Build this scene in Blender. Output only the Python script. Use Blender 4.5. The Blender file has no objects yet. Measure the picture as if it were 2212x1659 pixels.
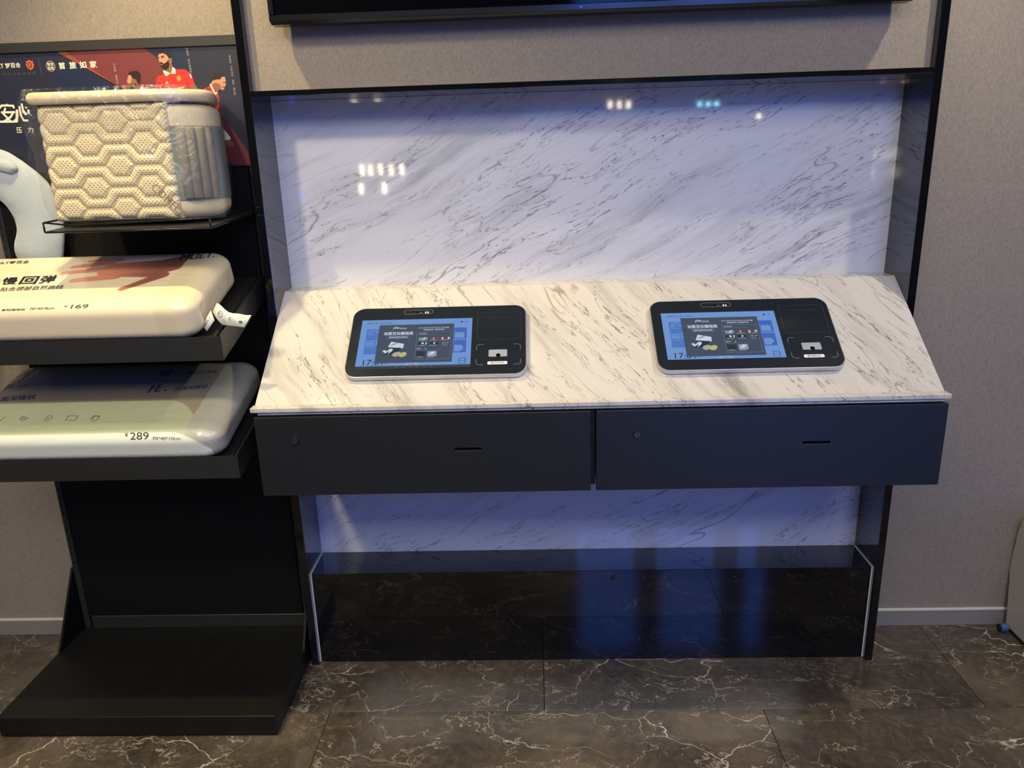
import bpy, bmesh, math, random
import numpy as np
from mathutils import Vector, Matrix, noise as mnoise

SC = bpy.context.scene
COL = SC.collection
random.seed(7)

# ------------------------------------------------------------------ camera
CAM = np.array([0.7269, -2.0138, 1.5])
FPX = 1642.34


def rotm(rx, ry, rz):
    a, b, c = np.radians([rx, ry, rz])
    X = np.array([[1, 0, 0], [0, math.cos(a), -math.sin(a)], [0, math.sin(a), math.cos(a)]])
    Y = np.array([[math.cos(b), 0, math.sin(b)], [0, 1, 0], [-math.sin(b), 0, math.cos(b)]])
    Z = np.array([[math.cos(c), -math.sin(c), 0], [math.sin(c), math.cos(c), 0], [0, 0, 1]])
    return Z @ X @ Y


CM = rotm(-16.4647, 1.8374, 2.0717)
cam_d = bpy.data.cameras.new('camera')
cam = bpy.data.objects.new('camera', cam_d)
COL.objects.link(cam)
m4 = Matrix.Identity(4)
for r in range(3):
    m4[r][0] = CM[r, 0]
    m4[r][1] = CM[r, 2]
    m4[r][2] = -CM[r, 1]
    m4[r][3] = CAM[r]
cam.matrix_world = m4
cam_d.sensor_width = 36
cam_d.lens = 36 * FPX / 2212
cam_d.clip_start = 0.02
SC.camera = cam

# ------------------------------------------------------------------ light, world, exposure
SC.view_settings.view_transform = 'Standard'
SC.view_settings.look = 'None'
SC.view_settings.gamma = 1
SC.view_settings.use_curve_mapping = False
SC.view_settings.exposure = -0.15

world = bpy.data.worlds.new('world')
SC.world = world
world.use_nodes = True
world.node_tree.nodes['Background'].inputs[0].default_value = (0.5, 0.55, 0.7, 1)
world.node_tree.nodes['Background'].inputs[1].default_value = 0.3


def spot(name, loc, target, energy, color, size, blend=0.4, rad=0.02):
    l = bpy.data.lights.new(name, 'SPOT')
    l.energy = energy
    l.color = color
    l.spot_size = math.radians(size)
    l.spot_blend = blend
    l.shadow_soft_size = rad
    o = bpy.data.objects.new(name, l)
    COL.objects.link(o)
    o.location = loc
    o.rotation_euler = (Vector(target) - Vector(loc)).to_track_quat('-Z', 'Y').to_euler()
    return o


def area(name, loc, target, energy, color, sx, sy):
    l = bpy.data.lights.new(name, 'AREA')
    l.energy = energy
    l.color = color
    l.shape = 'RECTANGLE'
    l.size = sx
    l.size_y = sy
    o = bpy.data.objects.new(name, l)
    COL.objects.link(o)
    o.location = loc
    o.rotation_euler = (Vector(target) - Vector(loc)).to_track_quat('-Z', 'Y').to_euler()
    return o


WARM = (1.0, 0.80, 0.44)
SPOT_A = (-0.30, -0.36, 2.75)
SPOT_B = (2.05, -0.48, 2.75)
spot('spot_light_shelf', SPOT_A, (-0.05, -0.25, 0.9), 116, WARM, 86, 0.6, 0.02)
spot('spot_light_counter', SPOT_B, (1.35, -0.2, 0.9), 74, (1.0, 0.88, 0.66), 86, 0.6, 0.03)
area('ceiling_fill', (0.9, -1.9, 3.17), (0.9, -1.0, 0.6), 62, (1.0, 0.92, 0.80), 3.4, 1.6)
area('hall_fill', (1.0, -3.1, 3.16), (0.9, 0.0, 0.6), 84, (0.97, 0.95, 0.93), 3.6, 1.0)
SCREEN_EMIT = 13.0
SPOT_C = (-0.75, -2.1, 3.12)
spot('spot_light_aisle', SPOT_C, (-0.35, 0.0, 1.1), 195, (1.0, 0.86, 0.56), 62, 0.8, 0.12)

# ------------------------------------------------------------------ object helpers


def tag(o, label=None, cat=None, group=None, kind=None):
    if label: o['label'] = label
    if cat: o['category'] = cat
    if group: o['group'] = group
    if kind: o['kind'] = kind
    return o


def thing(name, loc, label, cat, group=None, rot=None):
    o = bpy.data.objects.new(name, None)
    o.empty_display_size = 0.05
    COL.objects.link(o)
    o.location = loc
    if rot: o.rotation_euler = rot
    return tag(o, label, cat, group)


def wloc(p):
    v = Vector((0, 0, 0))
    while p is not None:
        v = v + p.location
        p = p.parent
    return v


def link(name, me, mat, parent=None, local=False):
    """one mesh object; vertices in world space unless local"""
    if parent is not None and not local:
        me.transform(Matrix.Translation(-wloc(parent)))
    o = bpy.data.objects.new(name, me)
    COL.objects.link(o)
    if parent is not None: o.parent = parent
    if mat is not None and not me.materials:
        for m in (mat if isinstance(mat, (list, tuple)) else [mat]):
            me.materials.append(m)
    return o


def bm_obj(name, bm, mat, parent=None, smooth=False, local=False):
    me = bpy.data.meshes.new(name)
    bmesh.ops.recalc_face_normals(bm, faces=bm.faces[:])
    bm.to_mesh(me)
    bm.free()
    if smooth:
        for p in me.polygons: p.use_smooth = True
    return link(name, me, mat, parent, local)


def add_box(bm, x0, x1, y0, y1, z0, z1, bev=0.0, seg=1):
    vs = [bm.verts.new(p) for p in [(x0, y0, z0), (x1, y0, z0), (x1, y1, z0), (x0, y1, z0), (x0, y0, z1), (x1, y0, z1), (x1, y1, z1), (x0, y1, z1)]]
    fs = [bm.faces.new([vs[i] for i in f]) for f in [(0, 3, 2, 1), (4, 5, 6, 7), (0, 1, 5, 4), (1, 2, 6, 5), (2, 3, 7, 6), (3, 0, 4, 7)]]
    if bev > 0:
        es = set()
        for f in fs: es.update(f.edges)
        bmesh.ops.bevel(bm, geom=list(es), offset=bev, segments=seg, profile=0.5, affect='EDGES')


def box(name, x0, x1, y0, y1, z0, z1, mat, parent=None, bev=0.0, seg=1, local=False):
    bm = bmesh.new()
    add_box(bm, x0, x1, y0, y1, z0, z1, bev, seg)
    return bm_obj(name, bm, mat, parent, local=local)


def add_prism(bm, pts, off):
    """pts: list of 3D points (planar polygon), off: extrusion vector"""
    a = [bm.verts.new(p) for p in pts]
    b = [bm.verts.new(Vector(p) + Vector(off)) for p in pts]
    n = len(a)
    bm.faces.new(a)
    bm.faces.new(b[::-1])
    for i in range(n):
        bm.faces.new([a[i], b[i], b[(i + 1) % n], a[(i + 1) % n]])


def add_tube(bm, pts, r, n=8, cap=True):
    pts = [Vector(p) for p in pts]
    rings = []
    prev = None
    for i, p in enumerate(pts):
        if i == 0: d = pts[1] - pts[0]
        elif i == len(pts) - 1: d = pts[-1] - pts[-2]
        else: d = (pts[i + 1] - pts[i]).normalized() + (pts[i] - pts[i - 1]).normalized()
        d.normalize()
        if prev is None:
            u = d.cross(Vector((0, 0, 1)))
            if u.length < 0.1: u = d.cross(Vector((1, 0, 0)))
        else:
            u = prev - d * prev.dot(d)
        u.normalize()
        prev = u
        v = d.cross(u)
        rr = r[i] if isinstance(r, (list, tuple)) else r
        if not isinstance(rr, tuple): rr = (rr, rr)
        rings.append([bm.verts.new(p + u * rr[0] * math.cos(a) + v * rr[1] * math.sin(a)) for a in [2 * math.pi * k / n for k in range(n)]])
    for i in range(len(rings) - 1):
        for k in range(n):
            bm.faces.new([rings[i][k], rings[i][(k + 1) % n], rings[i + 1][(k + 1) % n], rings[i + 1][k]])
    if cap:
        bm.faces.new(rings[0][::-1])
        bm.faces.new(rings[-1])


def add_cyl(bm, c, axis, r, h, n=24, r2=None):
    c = Vector(c)
    ax = Vector(axis).normalized()
    u = ax.orthogonal().normalized()
    v = ax.cross(u)
    r2 = r if r2 is None else r2
    A = [bm.verts.new(c + (u * math.cos(t) + v * math.sin(t)) * r) for t in [2 * math.pi * k / n for k in range(n)]]
    B = [bm.verts.new(c + ax * h + (u * math.cos(t) + v * math.sin(t)) * r2) for t in [2 * math.pi * k / n for k in range(n)]]
    bm.faces.new(A[::-1])
    bm.faces.new(B)
    for k in range(n):
        bm.faces.new([A[k], A[(k + 1) % n], B[(k + 1) % n], B[k]])


# ------------------------------------------------------------------ planes and flat print
class Frame:
    """a plane in the place: origin o, unit axes u, v, normal n (towards the viewer)"""

    def __init__(s, o, u, v):
        s.o = np.array(o, float)
        s.u = np.array(u, float) / np.linalg.norm(u)
        v = np.array(v, float)
        v = v - s.u * (v @ s.u)
        s.v = v / np.linalg.norm(v)
        s.n = np.cross(s.u, s.v)

    def at(s, px, py):
        """where the sight line of a photo pixel meets the plane, in plane coordinates"""
        r = CM @ np.array([(px - 1106) / FPX, 1, -(py - 829.5) / FPX])
        t = ((s.o - CAM) @ s.n) / (r @ s.n)
        q = CAM + t * r - s.o
        return float(q @ s.u), float(q @ s.v)

    def w(s, a, b, h=0.0):
        return Vector((s.o + s.u * a + s.v * b + s.n * h).tolist())


def flat(name, F, polys, lift, mat, parent, each=False, fine=False):
    """flat printed shapes: polygons in plane coordinates"""
    if each:
        return [flat(name, F, [p], lift, mat, parent) for p in polys]
    bm = bmesh.new()
    for ip, p in enumerate(polys):
        try:
            bm.faces.new([bm.verts.new(F.w(a, b, lift + 0.000012 * (ip % 12))) for a, b in p])
        except ValueError:
            pass
    bm.normal_update()
    me = bpy.data.meshes.new(name)
    bmesh.ops.triangulate(bm, faces=bm.faces[:])
    bm.normal_update()
    for f in bm.faces:
        if f.normal.dot(Vector(F.n.tolist())) < 0: f.normal_flip()
    bm.to_mesh(me)
    bm.free()
    o = link(name, me, mat, parent)
    if fine: o['kind'] = 'stuff'
    return o


TXT = bpy.data.curves.new('lettering', 'FONT')
TXO = bpy.data.objects.new('lettering', TXT)


def text_geo(s, bold=0.0):
    if TXO.name not in COL.objects: COL.objects.link(TXO)
    TXT.body = s
    TXT.offset = 0.0
    TXT.fill_mode = 'BOTH' if hasattr(TXT, 'fill_mode') and False else TXT.fill_mode
    bpy.context.view_layer.update()
    me = bpy.data.meshes.new_from_object(TXO.evaluated_get(bpy.context.evaluated_depsgraph_get()))
    vs = np.array([v.co[:2] for v in me.vertices]) if len(me.vertices) else np.zeros((0, 2))
    fs = [list(p.vertices) for p in me.polygons]
    bpy.data.meshes.remove(me)
    if bold > 0 and len(vs):
        # heavier strokes: shifted repeats of the glyph outlines (kept apart by a hair in lettering())
        out, of = [], []
        for k, (dx, dy) in enumerate([(0, 0), (bold, 0), (-bold, 0), (0, bold), (0, -bold)]):
            b = k * len(vs)
            out.append(vs + np.array([[dx, dy]]))
            of += [[i + b for i in f] for f in fs]
        return np.concatenate(out), of
    return vs, fs


def lettering(name, F, items, lift, mat, parent, surf=None):
    """items: (text, (x0,y0), (x1,y1), height, bold, shear) in plane coordinates:
    baseline start and end; the text is fitted between them.  surf(a,b)->h follows a curved surface"""
    made = []
    for it in items:
        V, Fc = [], []
        s, p0, p1, h = it[:4]
        bold = it[4] if len(it) > 4 else 0.0
        shear = it[5] if len(it) > 5 else 0.0
        vs, fs = text_geo(s, bold)
        if not len(vs): continue
        lo, hi = vs.min(0), vs.max(0)
        p0, p1 = np.array(p0), np.array(p1)
        d = p1 - p0
        L = np.linalg.norm(d)
        d = d / L
        up = np.array([-d[1], d[0]])
        x = (vs[:, 0] - lo[0]) / (hi[0] - lo[0]) * L
        y = (vs[:, 1] - lo[1]) / (hi[1] - lo[1]) * h
        x = x + y * shear
        q = p0[None] + x[:, None] * d + y[:, None] * up
        b = len(V)
        ncopy = 5 if bold > 0 else 1
        per = max(1, len(q) // ncopy)
        for iq, (a, c) in enumerate(q):
            V.append(F.w(a, c, lift + 0.00002 * (iq // per)))
        Fc += [[i + b for i in f] for f in fs]
        me = bpy.data.meshes.new(name)
        me.from_pydata(V, [], Fc)
        me.update()
        made.append(link(name, me, mat, parent))
    return made


def lettering_px(name, F, items, lift, mat, parent, surf=None):
    """as lettering, with baseline start / end and a point above the start given by where they are seen"""
    out = []
    for it in items:
        s, a, b, c = it[:4]
        A, B, Cc = np.array(F.at(*a)), np.array(F.at(*b)), np.array(F.at(*c))
        d = (B - A) / np.linalg.norm(B - A)
        up = np.array([-d[1], d[0]])
        h = float((Cc - A) @ up)
        sh = float((Cc - A) @ d) / h if (len(it) > 5 and it[5] == 'lean') else 0.0
        out.append((s, tuple(A), tuple(B), h, it[4] if len(it) > 4 else 0.0, sh))
    return lettering(name, F, out, lift, mat, parent, surf)


def circ(c, rx, ry=None, n=24, rot=0.0):
    ry = rx if ry is None else ry
    cr, sr = math.cos(rot), math.sin(rot)
    return [(c[0] + rx * math.cos(t) * cr - ry * math.sin(t) * sr, c[1] + rx * math.cos(t) * sr + ry * math.sin(t) * cr) for t in [2 * math.pi * k / n for k in range(n)]]


def ring(c, r0, r1, n=32, a0=0.0, a1=2 * math.pi, k=1.0):
    """annulus as quads"""
    out = []
    for i in range(n):
        s, t = a0 + (a1 - a0) * i / n, a0 + (a1 - a0) * (i + 1) / n
        out.append([(c[0] + r0 * math.cos(s), c[1] + k * r0 * math.sin(s)), (c[0] + r1 * math.cos(s), c[1] + k * r1 * math.sin(s)), (c[0] + r1 * math.cos(t), c[1] + k * r1 * math.sin(t)), (c[0] + r0 * math.cos(t), c[1] + k * r0 * math.sin(t))])
    return out


def stroke(pts, w):
    out = []
    for (ax, ay), (bx, by) in zip(pts, pts[1:]):
        d = math.hypot(bx - ax, by - ay) or 1e-9
        nx, ny = -(by - ay) / d * w / 2, (bx - ax) / d * w / 2
        ex, ey = (bx - ax) / d * w * 0.3, (by - ay) / d * w * 0.3
        out.append([(ax + nx - ex, ay + ny - ey), (bx + nx + ex, by + ny + ey), (bx - nx + ex, by - ny + ey), (ax - nx - ex, ay - ny - ey)])
    return out


def rrect(x0, x1, y0, y1, r, n=8):
    pts = []
    for cx, cy, a in [(x1 - r, y1 - r, 0), (x0 + r, y1 - r, 90), (x0 + r, y0 + r, 180), (x1 - r, y0 + r, 270)]:
        for k in range(n + 1):
            t = math.radians(a + 90 * k / n)
            pts.append((cx + r * math.cos(t), cy + r * math.sin(t)))
    return pts


# ------------------------------------------------------------------ materials
def lin(c):
    return tuple(((v / 255) / 12.92 if v / 255 <= 0.04045 else ((v / 255 + 0.055) / 1.055) ** 2.4) for v in c) + (1,)


def newmat(name):
    m = bpy.data.materials.new(name)
    m.use_nodes = True
    nt = m.node_tree
    return m, nt, nt.nodes['Principled BSDF']


def N(nt, typ, **kw):
    n = nt.nodes.new(typ)
    for k, v in kw.items():
        if k.startswith('i_'):
            key = k[2:]
            n.inputs[int(key) if key.isdigit() else key.replace('_', ' ')].default_value = v
        else:
            setattr(n, k, v)
    return n


def plain(name, rgb, rough=0.5, metal=0.0, coat=0.0, noise=0.0, nscale=40.0, bump=0.0, bscale=200.0, spec=0.5, emit=0.0, coat_rough=0.05, tint=None):
    """rgb is sRGB 0..255; slight procedural variation"""
    m, nt, b = newmat(name)
    c = lin(rgb)
    b.inputs['Base Color'].default_value = c
    b.inputs['Roughness'].default_value = rough
    b.inputs['Metallic'].default_value = metal
    b.inputs['Specular IOR Level'].default_value = spec
    b.inputs['Coat Weight'].default_value = coat
    b.inputs['Coat Roughness'].default_value = coat_rough
    if emit:
        b.inputs['Emission Color'].default_value = c
        b.inputs['Emission Strength'].default_value = emit
    tc = N(nt, 'ShaderNodeTexCoord')
    if noise > 0:
        nz = N(nt, 'ShaderNodeTexNoise', i_Scale=nscale, i_Detail=5.0)
        nt.links.new(tc.outputs['Object'], nz.inputs['Vector'])
        mx = N(nt, 'ShaderNodeMix', data_type='RGBA')
        mx.inputs[6].default_value = tuple(max(0, v * (1 - noise)) for v in c[:3]) + (1,)
        mx.inputs[7].default_value = tuple(min(1, v * (1 + noise)) for v in c[:3]) + (1,)
        nt.links.new(nz.outputs[0], mx.inputs[0])
        nt.links.new(mx.outputs[2], b.inputs['Base Color'])
    if bump > 0:
        nz = N(nt, 'ShaderNodeTexNoise', i_Scale=bscale, i_Detail=4.0)
        nt.links.new(tc.outputs['Object'], nz.inputs['Vector'])
        bp = N(nt, 'ShaderNodeBump', i_Strength=bump, i_Distance=0.002)
        nt.links.new(nz.outputs[0], bp.inputs['Height'])
        nt.links.new(bp.outputs[0], b.inputs['Normal'])
    return m


def emis(name, rgb, k):
    m, nt, b = newmat(name)
    b.inputs['Base Color'].default_value = (0.01, 0.01, 0.01, 1)
    b.inputs['Emission Color'].default_value = lin(rgb)
    b.inputs['Emission Strength'].default_value = k
    b.inputs['Roughness'].default_value = 0.3
    b.inputs['Specular IOR Level'].default_value = 0.0
    return m


def math_n(nt, op, a, b=None, c=None, clamp=False):
    n = nt.nodes.new('ShaderNodeMath')
    n.operation = op
    n.use_clamp = clamp
    for i, v in enumerate((a, b, c)):
        if v is None: continue
        if hasattr(v, 'is_linked') or hasattr(v, 'links'): nt.links.new(v, n.inputs[i])
        else: n.inputs[i].default_value = v
    return n.outputs[0]


def mixc(nt, fac, a, b):
    n = N(nt, 'ShaderNodeMix', data_type='RGBA')
    for i, v in ((0, fac), (6, a), (7, b)):
        if isinstance(v, (tuple, list, float, int)): n.inputs[i].default_value = v
        else: nt.links.new(v, n.inputs[i])
    return n.outputs[2]


def smooth(nt, x, lo, hi, inv=False):
    n = N(nt, 'ShaderNodeMapRange', interpolation_type='SMOOTHSTEP')
    nt.links.new(x, n.inputs[0])
    n.inputs[1].default_value = lo
    n.inputs[2].default_value = hi
    n.inputs[3].default_value = 1.0 if inv else 0.0
    n.inputs[4].default_value = 0.0 if inv else 1.0
    return n.outputs[0]


def noise_at(nt, vec, scale, detail=4.0, rough=0.55, color=False, dist=0.0):
    n = N(nt, 'ShaderNodeTexNoise', i_Scale=scale, i_Detail=detail, i_Roughness=rough, i_Distortion=dist)
    nt.links.new(vec, n.inputs['Vector'])
    return n.outputs[1] if color else n.outputs[0]


def vmath(nt, op, a, b):
    n = N(nt, 'ShaderNodeVectorMath', operation=op)
    for i, v in enumerate((a, b)):
        if isinstance(v, (tuple, list)): n.inputs[i].default_value = v
        elif isinstance(v, (int, float)): n.inputs['Scale'].default_value = v
        else: nt.links.new(v, n.inputs[i])
    return n.outputs[0]


def warp(nt, vec, scale, amt, detail=3.0):
    c = noise_at(nt, vec, scale, detail, color=True)
    c = vmath(nt, 'SUBTRACT', c, (0.5, 0.5, 0.5))
    n = N(nt, 'ShaderNodeVectorMath', operation='SCALE')
    nt.links.new(c, n.inputs[0])
    n.inputs['Scale'].default_value = amt
    return vmath(nt, 'ADD', vec, n.outputs[0])


def vein(nt, vec, scale, width, detail=2.0, level=0.5, rough=0.5):
    """thin lines where a noise field crosses a level"""
    v = noise_at(nt, vec, scale, detail, rough)
    d = math_n(nt, 'ABSOLUTE', math_n(nt, 'SUBTRACT', v, level))
    return smooth(nt, d, 0.0, width, inv=True)


def marble(name, axis_rot, base, veinc, brown=None, rough=0.09, dens=1.0, warm=None, seed=0.0):
    m, nt, b = newmat(name)
    tc = N(nt, 'ShaderNodeTexCoord')
    mp0 = N(nt, 'ShaderNodeMapping')
    mp0.inputs['Location'].default_value = (seed, seed * 0.7, seed * 1.3)
    mp0.inputs['Rotation'].default_value = axis_rot
    nt.links.new(tc.outputs['Object'], mp0.inputs[0])
    P0 = warp(nt, mp0.outputs[0], 2.2, 0.10, 2.0)
    P0 = warp(nt, P0, 9.0, 0.016, 3.0)
    st = N(nt, 'ShaderNodeMapping')
    st.inputs['Scale'].default_value = (0.27, 1.0, 1.35)
    nt.links.new(P0, st.inputs[0])
    S = st.outputs[0]
    st2 = N(nt, 'ShaderNodeMapping')
    st2.inputs['Scale'].default_value = (0.19, 1.0, 1.9)
    nt.links.new(P0, st2.inputs[0])
    S2 = st2.outputs[0]
    # cloudy grey streaks
    cl = noise_at(nt, S2, 7.0, 6.0, 0.62)
    cl = smooth(nt, cl, 0.47, 0.74)
    cm = smooth(nt, noise_at(nt, S, 2.4, 2.0), 0.36, 0.56)
    cloud = math_n(nt, 'MULTIPLY', cl, cm)
    fine = vein(nt, S2, 13.0, 0.010, 4.0, 0.5, 0.62)
    fmask = smooth(nt, noise_at(nt, S, 6.5, 3.0), 0.44, 0.58)
    fine = math_n(nt, 'MULTIPLY', fine, fmask)
    fine2 = vein(nt, S2, 24.0, 0.014, 4.0, 0.53, 0.62)
    fine2 = math_n(nt, 'MULTIPLY', fine2, smooth(nt, noise_at(nt, S, 8.0, 2.0), 0.53, 0.66))
    big = vein(nt, S, 3.1, 0.0055, 3.5, 0.5, 0.5)
    bmask = smooth(nt, noise_at(nt, mp0.outputs[0], 3.7, 3.0), 0.44, 0.66)
    big = math_n(nt, 'MULTIPLY', big, bmask)
    lng = vein(nt, S2, 5.6, 0.0065, 4.5, 0.5, 0.55)
    lng = math_n(nt, 'MULTIPLY', lng, smooth(nt, noise_at(nt, S, 5.0, 3.0), 0.44, 0.62))
    lng2 = vein(nt, S2, 9.5, 0.007, 4.5, 0.46, 0.58)
    lng2 = math_n(nt, 'MULTIPLY', lng2, smooth(nt, noise_at(nt, S, 7.0, 3.0), 0.46, 0.60))
    col = mixc(nt, math_n(nt, 'MULTIPLY', cloud, 0.62 * dens), lin(base), lin(veinc))
    col = mixc(nt, math_n(nt, 'MULTIPLY', fine, 0.8 * dens), col, lin(veinc))
    col = mixc(nt, math_n(nt, 'MULTIPLY', fine2, 0.7 * dens), col, lin(veinc))
    col = mixc(nt, math_n(nt, 'MULTIPLY', lng, 0.75 * dens), col, lin(veinc))
    col = mixc(nt, math_n(nt, 'MULTIPLY', lng2, 0.6 * dens), col, lin(veinc))
    vc2 = tuple(int(v * 0.72) for v in veinc)
    col = mixc(nt, math_n(nt, 'MULTIPLY', big, 0.6 * dens), col, lin(vc2))
    if brown:
        br = vein(nt, S, 5.2, 0.012, 3.0, 0.47, 0.55)
        br = math_n(nt, 'MULTIPLY', br, smooth(nt, noise_at(nt, mp0.outputs[0], 5.0, 2.0), 0.54, 0.7))
        col = mixc(nt, math_n(nt, 'MULTIPLY', br, 0.7), col, lin(brown))
    nt.links.new(col, b.inputs['Base Color'])
    b.inputs['Roughness'].default_value = rough
    return m


def floor_marble():
    m, nt, b = newmat('brown_floor_marble')
    tc = N(nt, 'ShaderNodeTexCoord')
    oi = N(nt, 'ShaderNodeObjectInfo')
    off = N(nt, 'ShaderNodeVectorMath', operation='SCALE')
    off.inputs[0].default_value = (37.0, 61.0, 13.0)
    nt.links.new(oi.outputs['Random'], off.inputs['Scale'])
    v0 = vmath(nt, 'ADD', tc.outputs['Object'], off.outputs[0])
    v1 = warp(nt, v0, 3.0, 0.22, 4.0)
    mp = N(nt, 'ShaderNodeMapping')
    mp.inputs['Rotation'].default_value = (0, 0, math.radians(28))
    mp.inputs['Scale'].default_value = (0.75, 1.5, 1.0)
    nt.links.new(v1, mp.inputs[0])
    V = mp.outputs[0]
    tone = noise_at(nt, v1, 2.6, 5.0, 0.6)
    ramp = N(nt, 'ShaderNodeValToRGB')
    cr = ramp.color_ramp
    cr.elements[0].position = 0.32
    cr.elements[0].color = lin((52, 47, 41))
    cr.elements[1].position = 0.70
    cr.elements[1].color = lin((112, 99, 82))
    e = cr.elements.new(0.5)
    e.color = lin((76, 68, 58))
    nt.links.new(tone, ramp.inputs[0])
    grain = noise_at(nt, v1, 40.0, 6.0, 0.7)
    col = mixc(nt, smooth(nt, grain, 0.4, 0.75), ramp.outputs[0], lin((124, 110, 94)))
    col = mixc(nt, 0.35, ramp.outputs[0], col)
    # crack network
    vor = N(nt, 'ShaderNodeTexVoronoi', feature='DISTANCE_TO_EDGE', i_Scale=4.6)
    nt.links.new(warp(nt, V, 7.0, 0.10, 4.0), vor.inputs['Vector'])
    k = smooth(nt, vor.outputs[0], 0.0, 0.012, inv=True)
    k = math_n(nt, 'MULTIPLY', k, smooth(nt, noise_at(nt, v0, 4.0, 3.0), 0.46, 0.64))
    f = vein(nt, V, 6.5, 0.009, 4.0, 0.5, 0.6)
    f = math_n(nt, 'MULTIPLY', f, smooth(nt, noise_at(nt, v0, 5.0, 3.0), 0.38, 0.56))
    g = vein(nt, V, 14.0, 0.008, 4.0, 0.52, 0.65)
    g = math_n(nt, 'MULTIPLY', g, smooth(nt, noise_at(nt, v0, 6.0, 3.0), 0.52, 0.66))
    col = mixc(nt, math_n(nt, 'MULTIPLY', g, 0.6), col, lin((170, 155, 135)))
    col = mixc(nt, math_n(nt, 'MULTIPLY', f, 0.55), col, lin((188, 176, 156)))
    col = mixc(nt, math_n(nt, 'MULTIPLY', k, 0.85), col, lin((214, 204, 186)))
    nt.links.new(col, b.inputs['Base Color'])
    b.inputs['Roughness'].default_value = 0.10
    return m


def fabric_wall():
    m, nt, b = newmat('taupe_woven_wallpaper')
    tc = N(nt, 'ShaderNodeTexCoord')
    a = N(nt, 'ShaderNodeMapping')
    a.inputs['Scale'].default_value = (1.0, 1.0, 0.22)
    nt.links.new(tc.outputs['Object'], a.inputs[0])
    c = N(nt, 'ShaderNodeMapping')
    c.inputs['Scale'].default_value = (0.25, 1.0, 1.0)
    nt.links.new(tc.outputs['Object'], c.inputs[0])
    w1 = noise_at(nt, a.outputs[0], 420.0, 3.0, 0.7)
    w2 = noise_at(nt, c.outputs[0], 420.0, 3.0, 0.7)
    w = math_n(nt, 'ADD', math_n(nt, 'MULTIPLY', w1, 0.62), math_n(nt, 'MULTIPLY', w2, 0.38))
    big = noise_at(nt, tc.outputs['Object'], 3.0, 3.0)
    col = mixc(nt, smooth(nt, w, 0.30, 0.70), lin((124, 113, 99)), lin((152, 141, 125)))
    col = mixc(nt, math_n(nt, 'MULTIPLY', big, 0.15), col, lin((110, 104, 100)))
    nt.links.new(col, b.inputs['Base Color'])
    b.inputs['Roughness'].default_value = 0.75
    b.inputs['Specular IOR Level'].default_value = 0.3
    bp = N(nt, 'ShaderNodeBump', i_Strength=0.35, i_Distance=0.0006)
    nt.links.new(w, bp.inputs['Height'])
    nt.links.new(bp.outputs[0], b.inputs['Normal'])
    return m


M = {}
M['wall'] = fabric_wall()
M['floor'] = floor_marble()
M['marble'] = marble('white_marble_panel', (0, math.radians(27), 0), (204, 204, 210), (104, 108, 120), rough=0.035)
M['counter'] = marble('cream_marble_counter', (math.radians(54.2), math.radians(-57), 0), (204, 198, 186), (104, 100, 94), brown=(132, 98, 68), rough=0.10, seed=3.1, dens=1.1)
M['gloss'] = plain('glossy_black_board', (11, 12, 15), 0.05, coat=0.8, noise=0.2, nscale=3)
M['satin'] = plain('satin_black_board', (24, 25, 29), 0.38, noise=0.1, nscale=4)
M['drawer'] = plain('satin_charcoal_front', (25, 28, 30), 0.42, noise=0.08, nscale=3)
M['rack'] = plain('matte_black_sheet_metal', (38, 38, 35), 0.42, noise=0.12, nscale=60, bump=0.04, bscale=900)
M['rackshade'] = plain('shaded_back_sheet', (15, 15, 14), 0.5, noise=0.1, nscale=30, spec=0.25)  # darker copy of the rack metal, carries the shade on the unlit back
M['platform'] = plain('scuffed_black_platform', (20, 19, 17), 0.45, spec=0.35, noise=0.3, nscale=14, bump=0.04, bscale=900)
M['hole'] = plain('dark_hole', (4, 4, 4), 0.9)
M['whitetrim'] = plain('white_edge_trim', (215, 215, 212), 0.5)
M['base'] = plain('grey_skirting', (132, 127, 120), 0.4)
M['basetop'] = plain('pale_skirting_edge', (205, 198, 184), 0.35)
M['grout'] = plain('dark_grout', (48, 42, 36), 0.8)
M['ceiling'] = plain('ceiling_paint', (185, 182, 176), 0.9)
M['room'] = plain('dim_room_paint', (170, 160, 150), 0.8)
M['silver'] = plain('brushed_silver_shell', (205, 206, 210), 0.28, metal=0.85, noise=0.05, nscale=30)
M['glass'] = plain('black_glass', (30, 35, 41), 0.12, spec=0.5)  # base lifted bluish to carry the haze over the black glass
M['line'] = plain('engraved_grey_line', (60, 64, 68), 0.4)
M['brkt'] = plain('printed_white_line', (140, 142, 140), 0.4)
M['lens'] = plain('lens_black', (8, 8, 10), 0.1)
M['led'] = plain('pale_sensor_window', (225, 215, 200), 0.3)
M['label'] = plain('white_label', (225, 225, 222), 0.4)
M['ink'] = plain('black_ink', (22, 22, 30), 0.5)
M['navyink'] = plain('navy_ink', (30, 34, 70), 0.5)
M['scanwin'] = plain('frosted_scanner_window', (150, 155, 160), 0.25)
M['chrome'] = plain('lock_chrome', (190, 195, 205), 0.15, metal=1.0)
M['tv'] = plain('television_black', (12, 13, 16), 0.18, spec=0.35)
M['tvglass'] = plain('television_glass', (5, 7, 10), 0.06, spec=0.15)
M['case'] = plain('cream_hard_shell', (196, 190, 176), 0.35, bump=0.05, bscale=300)
M['blue'] = plain('blue_rubber', (58, 92, 140), 0.5)

# ------------------------------------------------------------------ dimensions
W, PT = 1.726, 0.0213          # width of the framed bay, thickness of its upright boards
YM, YW = 0.1516, 0.185         # marble face, room wall
ZT, ZR = 1.670, 1.683          # niche top, top of rail
CEIL = 3.2

# ------------------------------------------------------------------ room shell
def struct(o):
    o['kind'] = 'structure'
    return o


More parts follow.
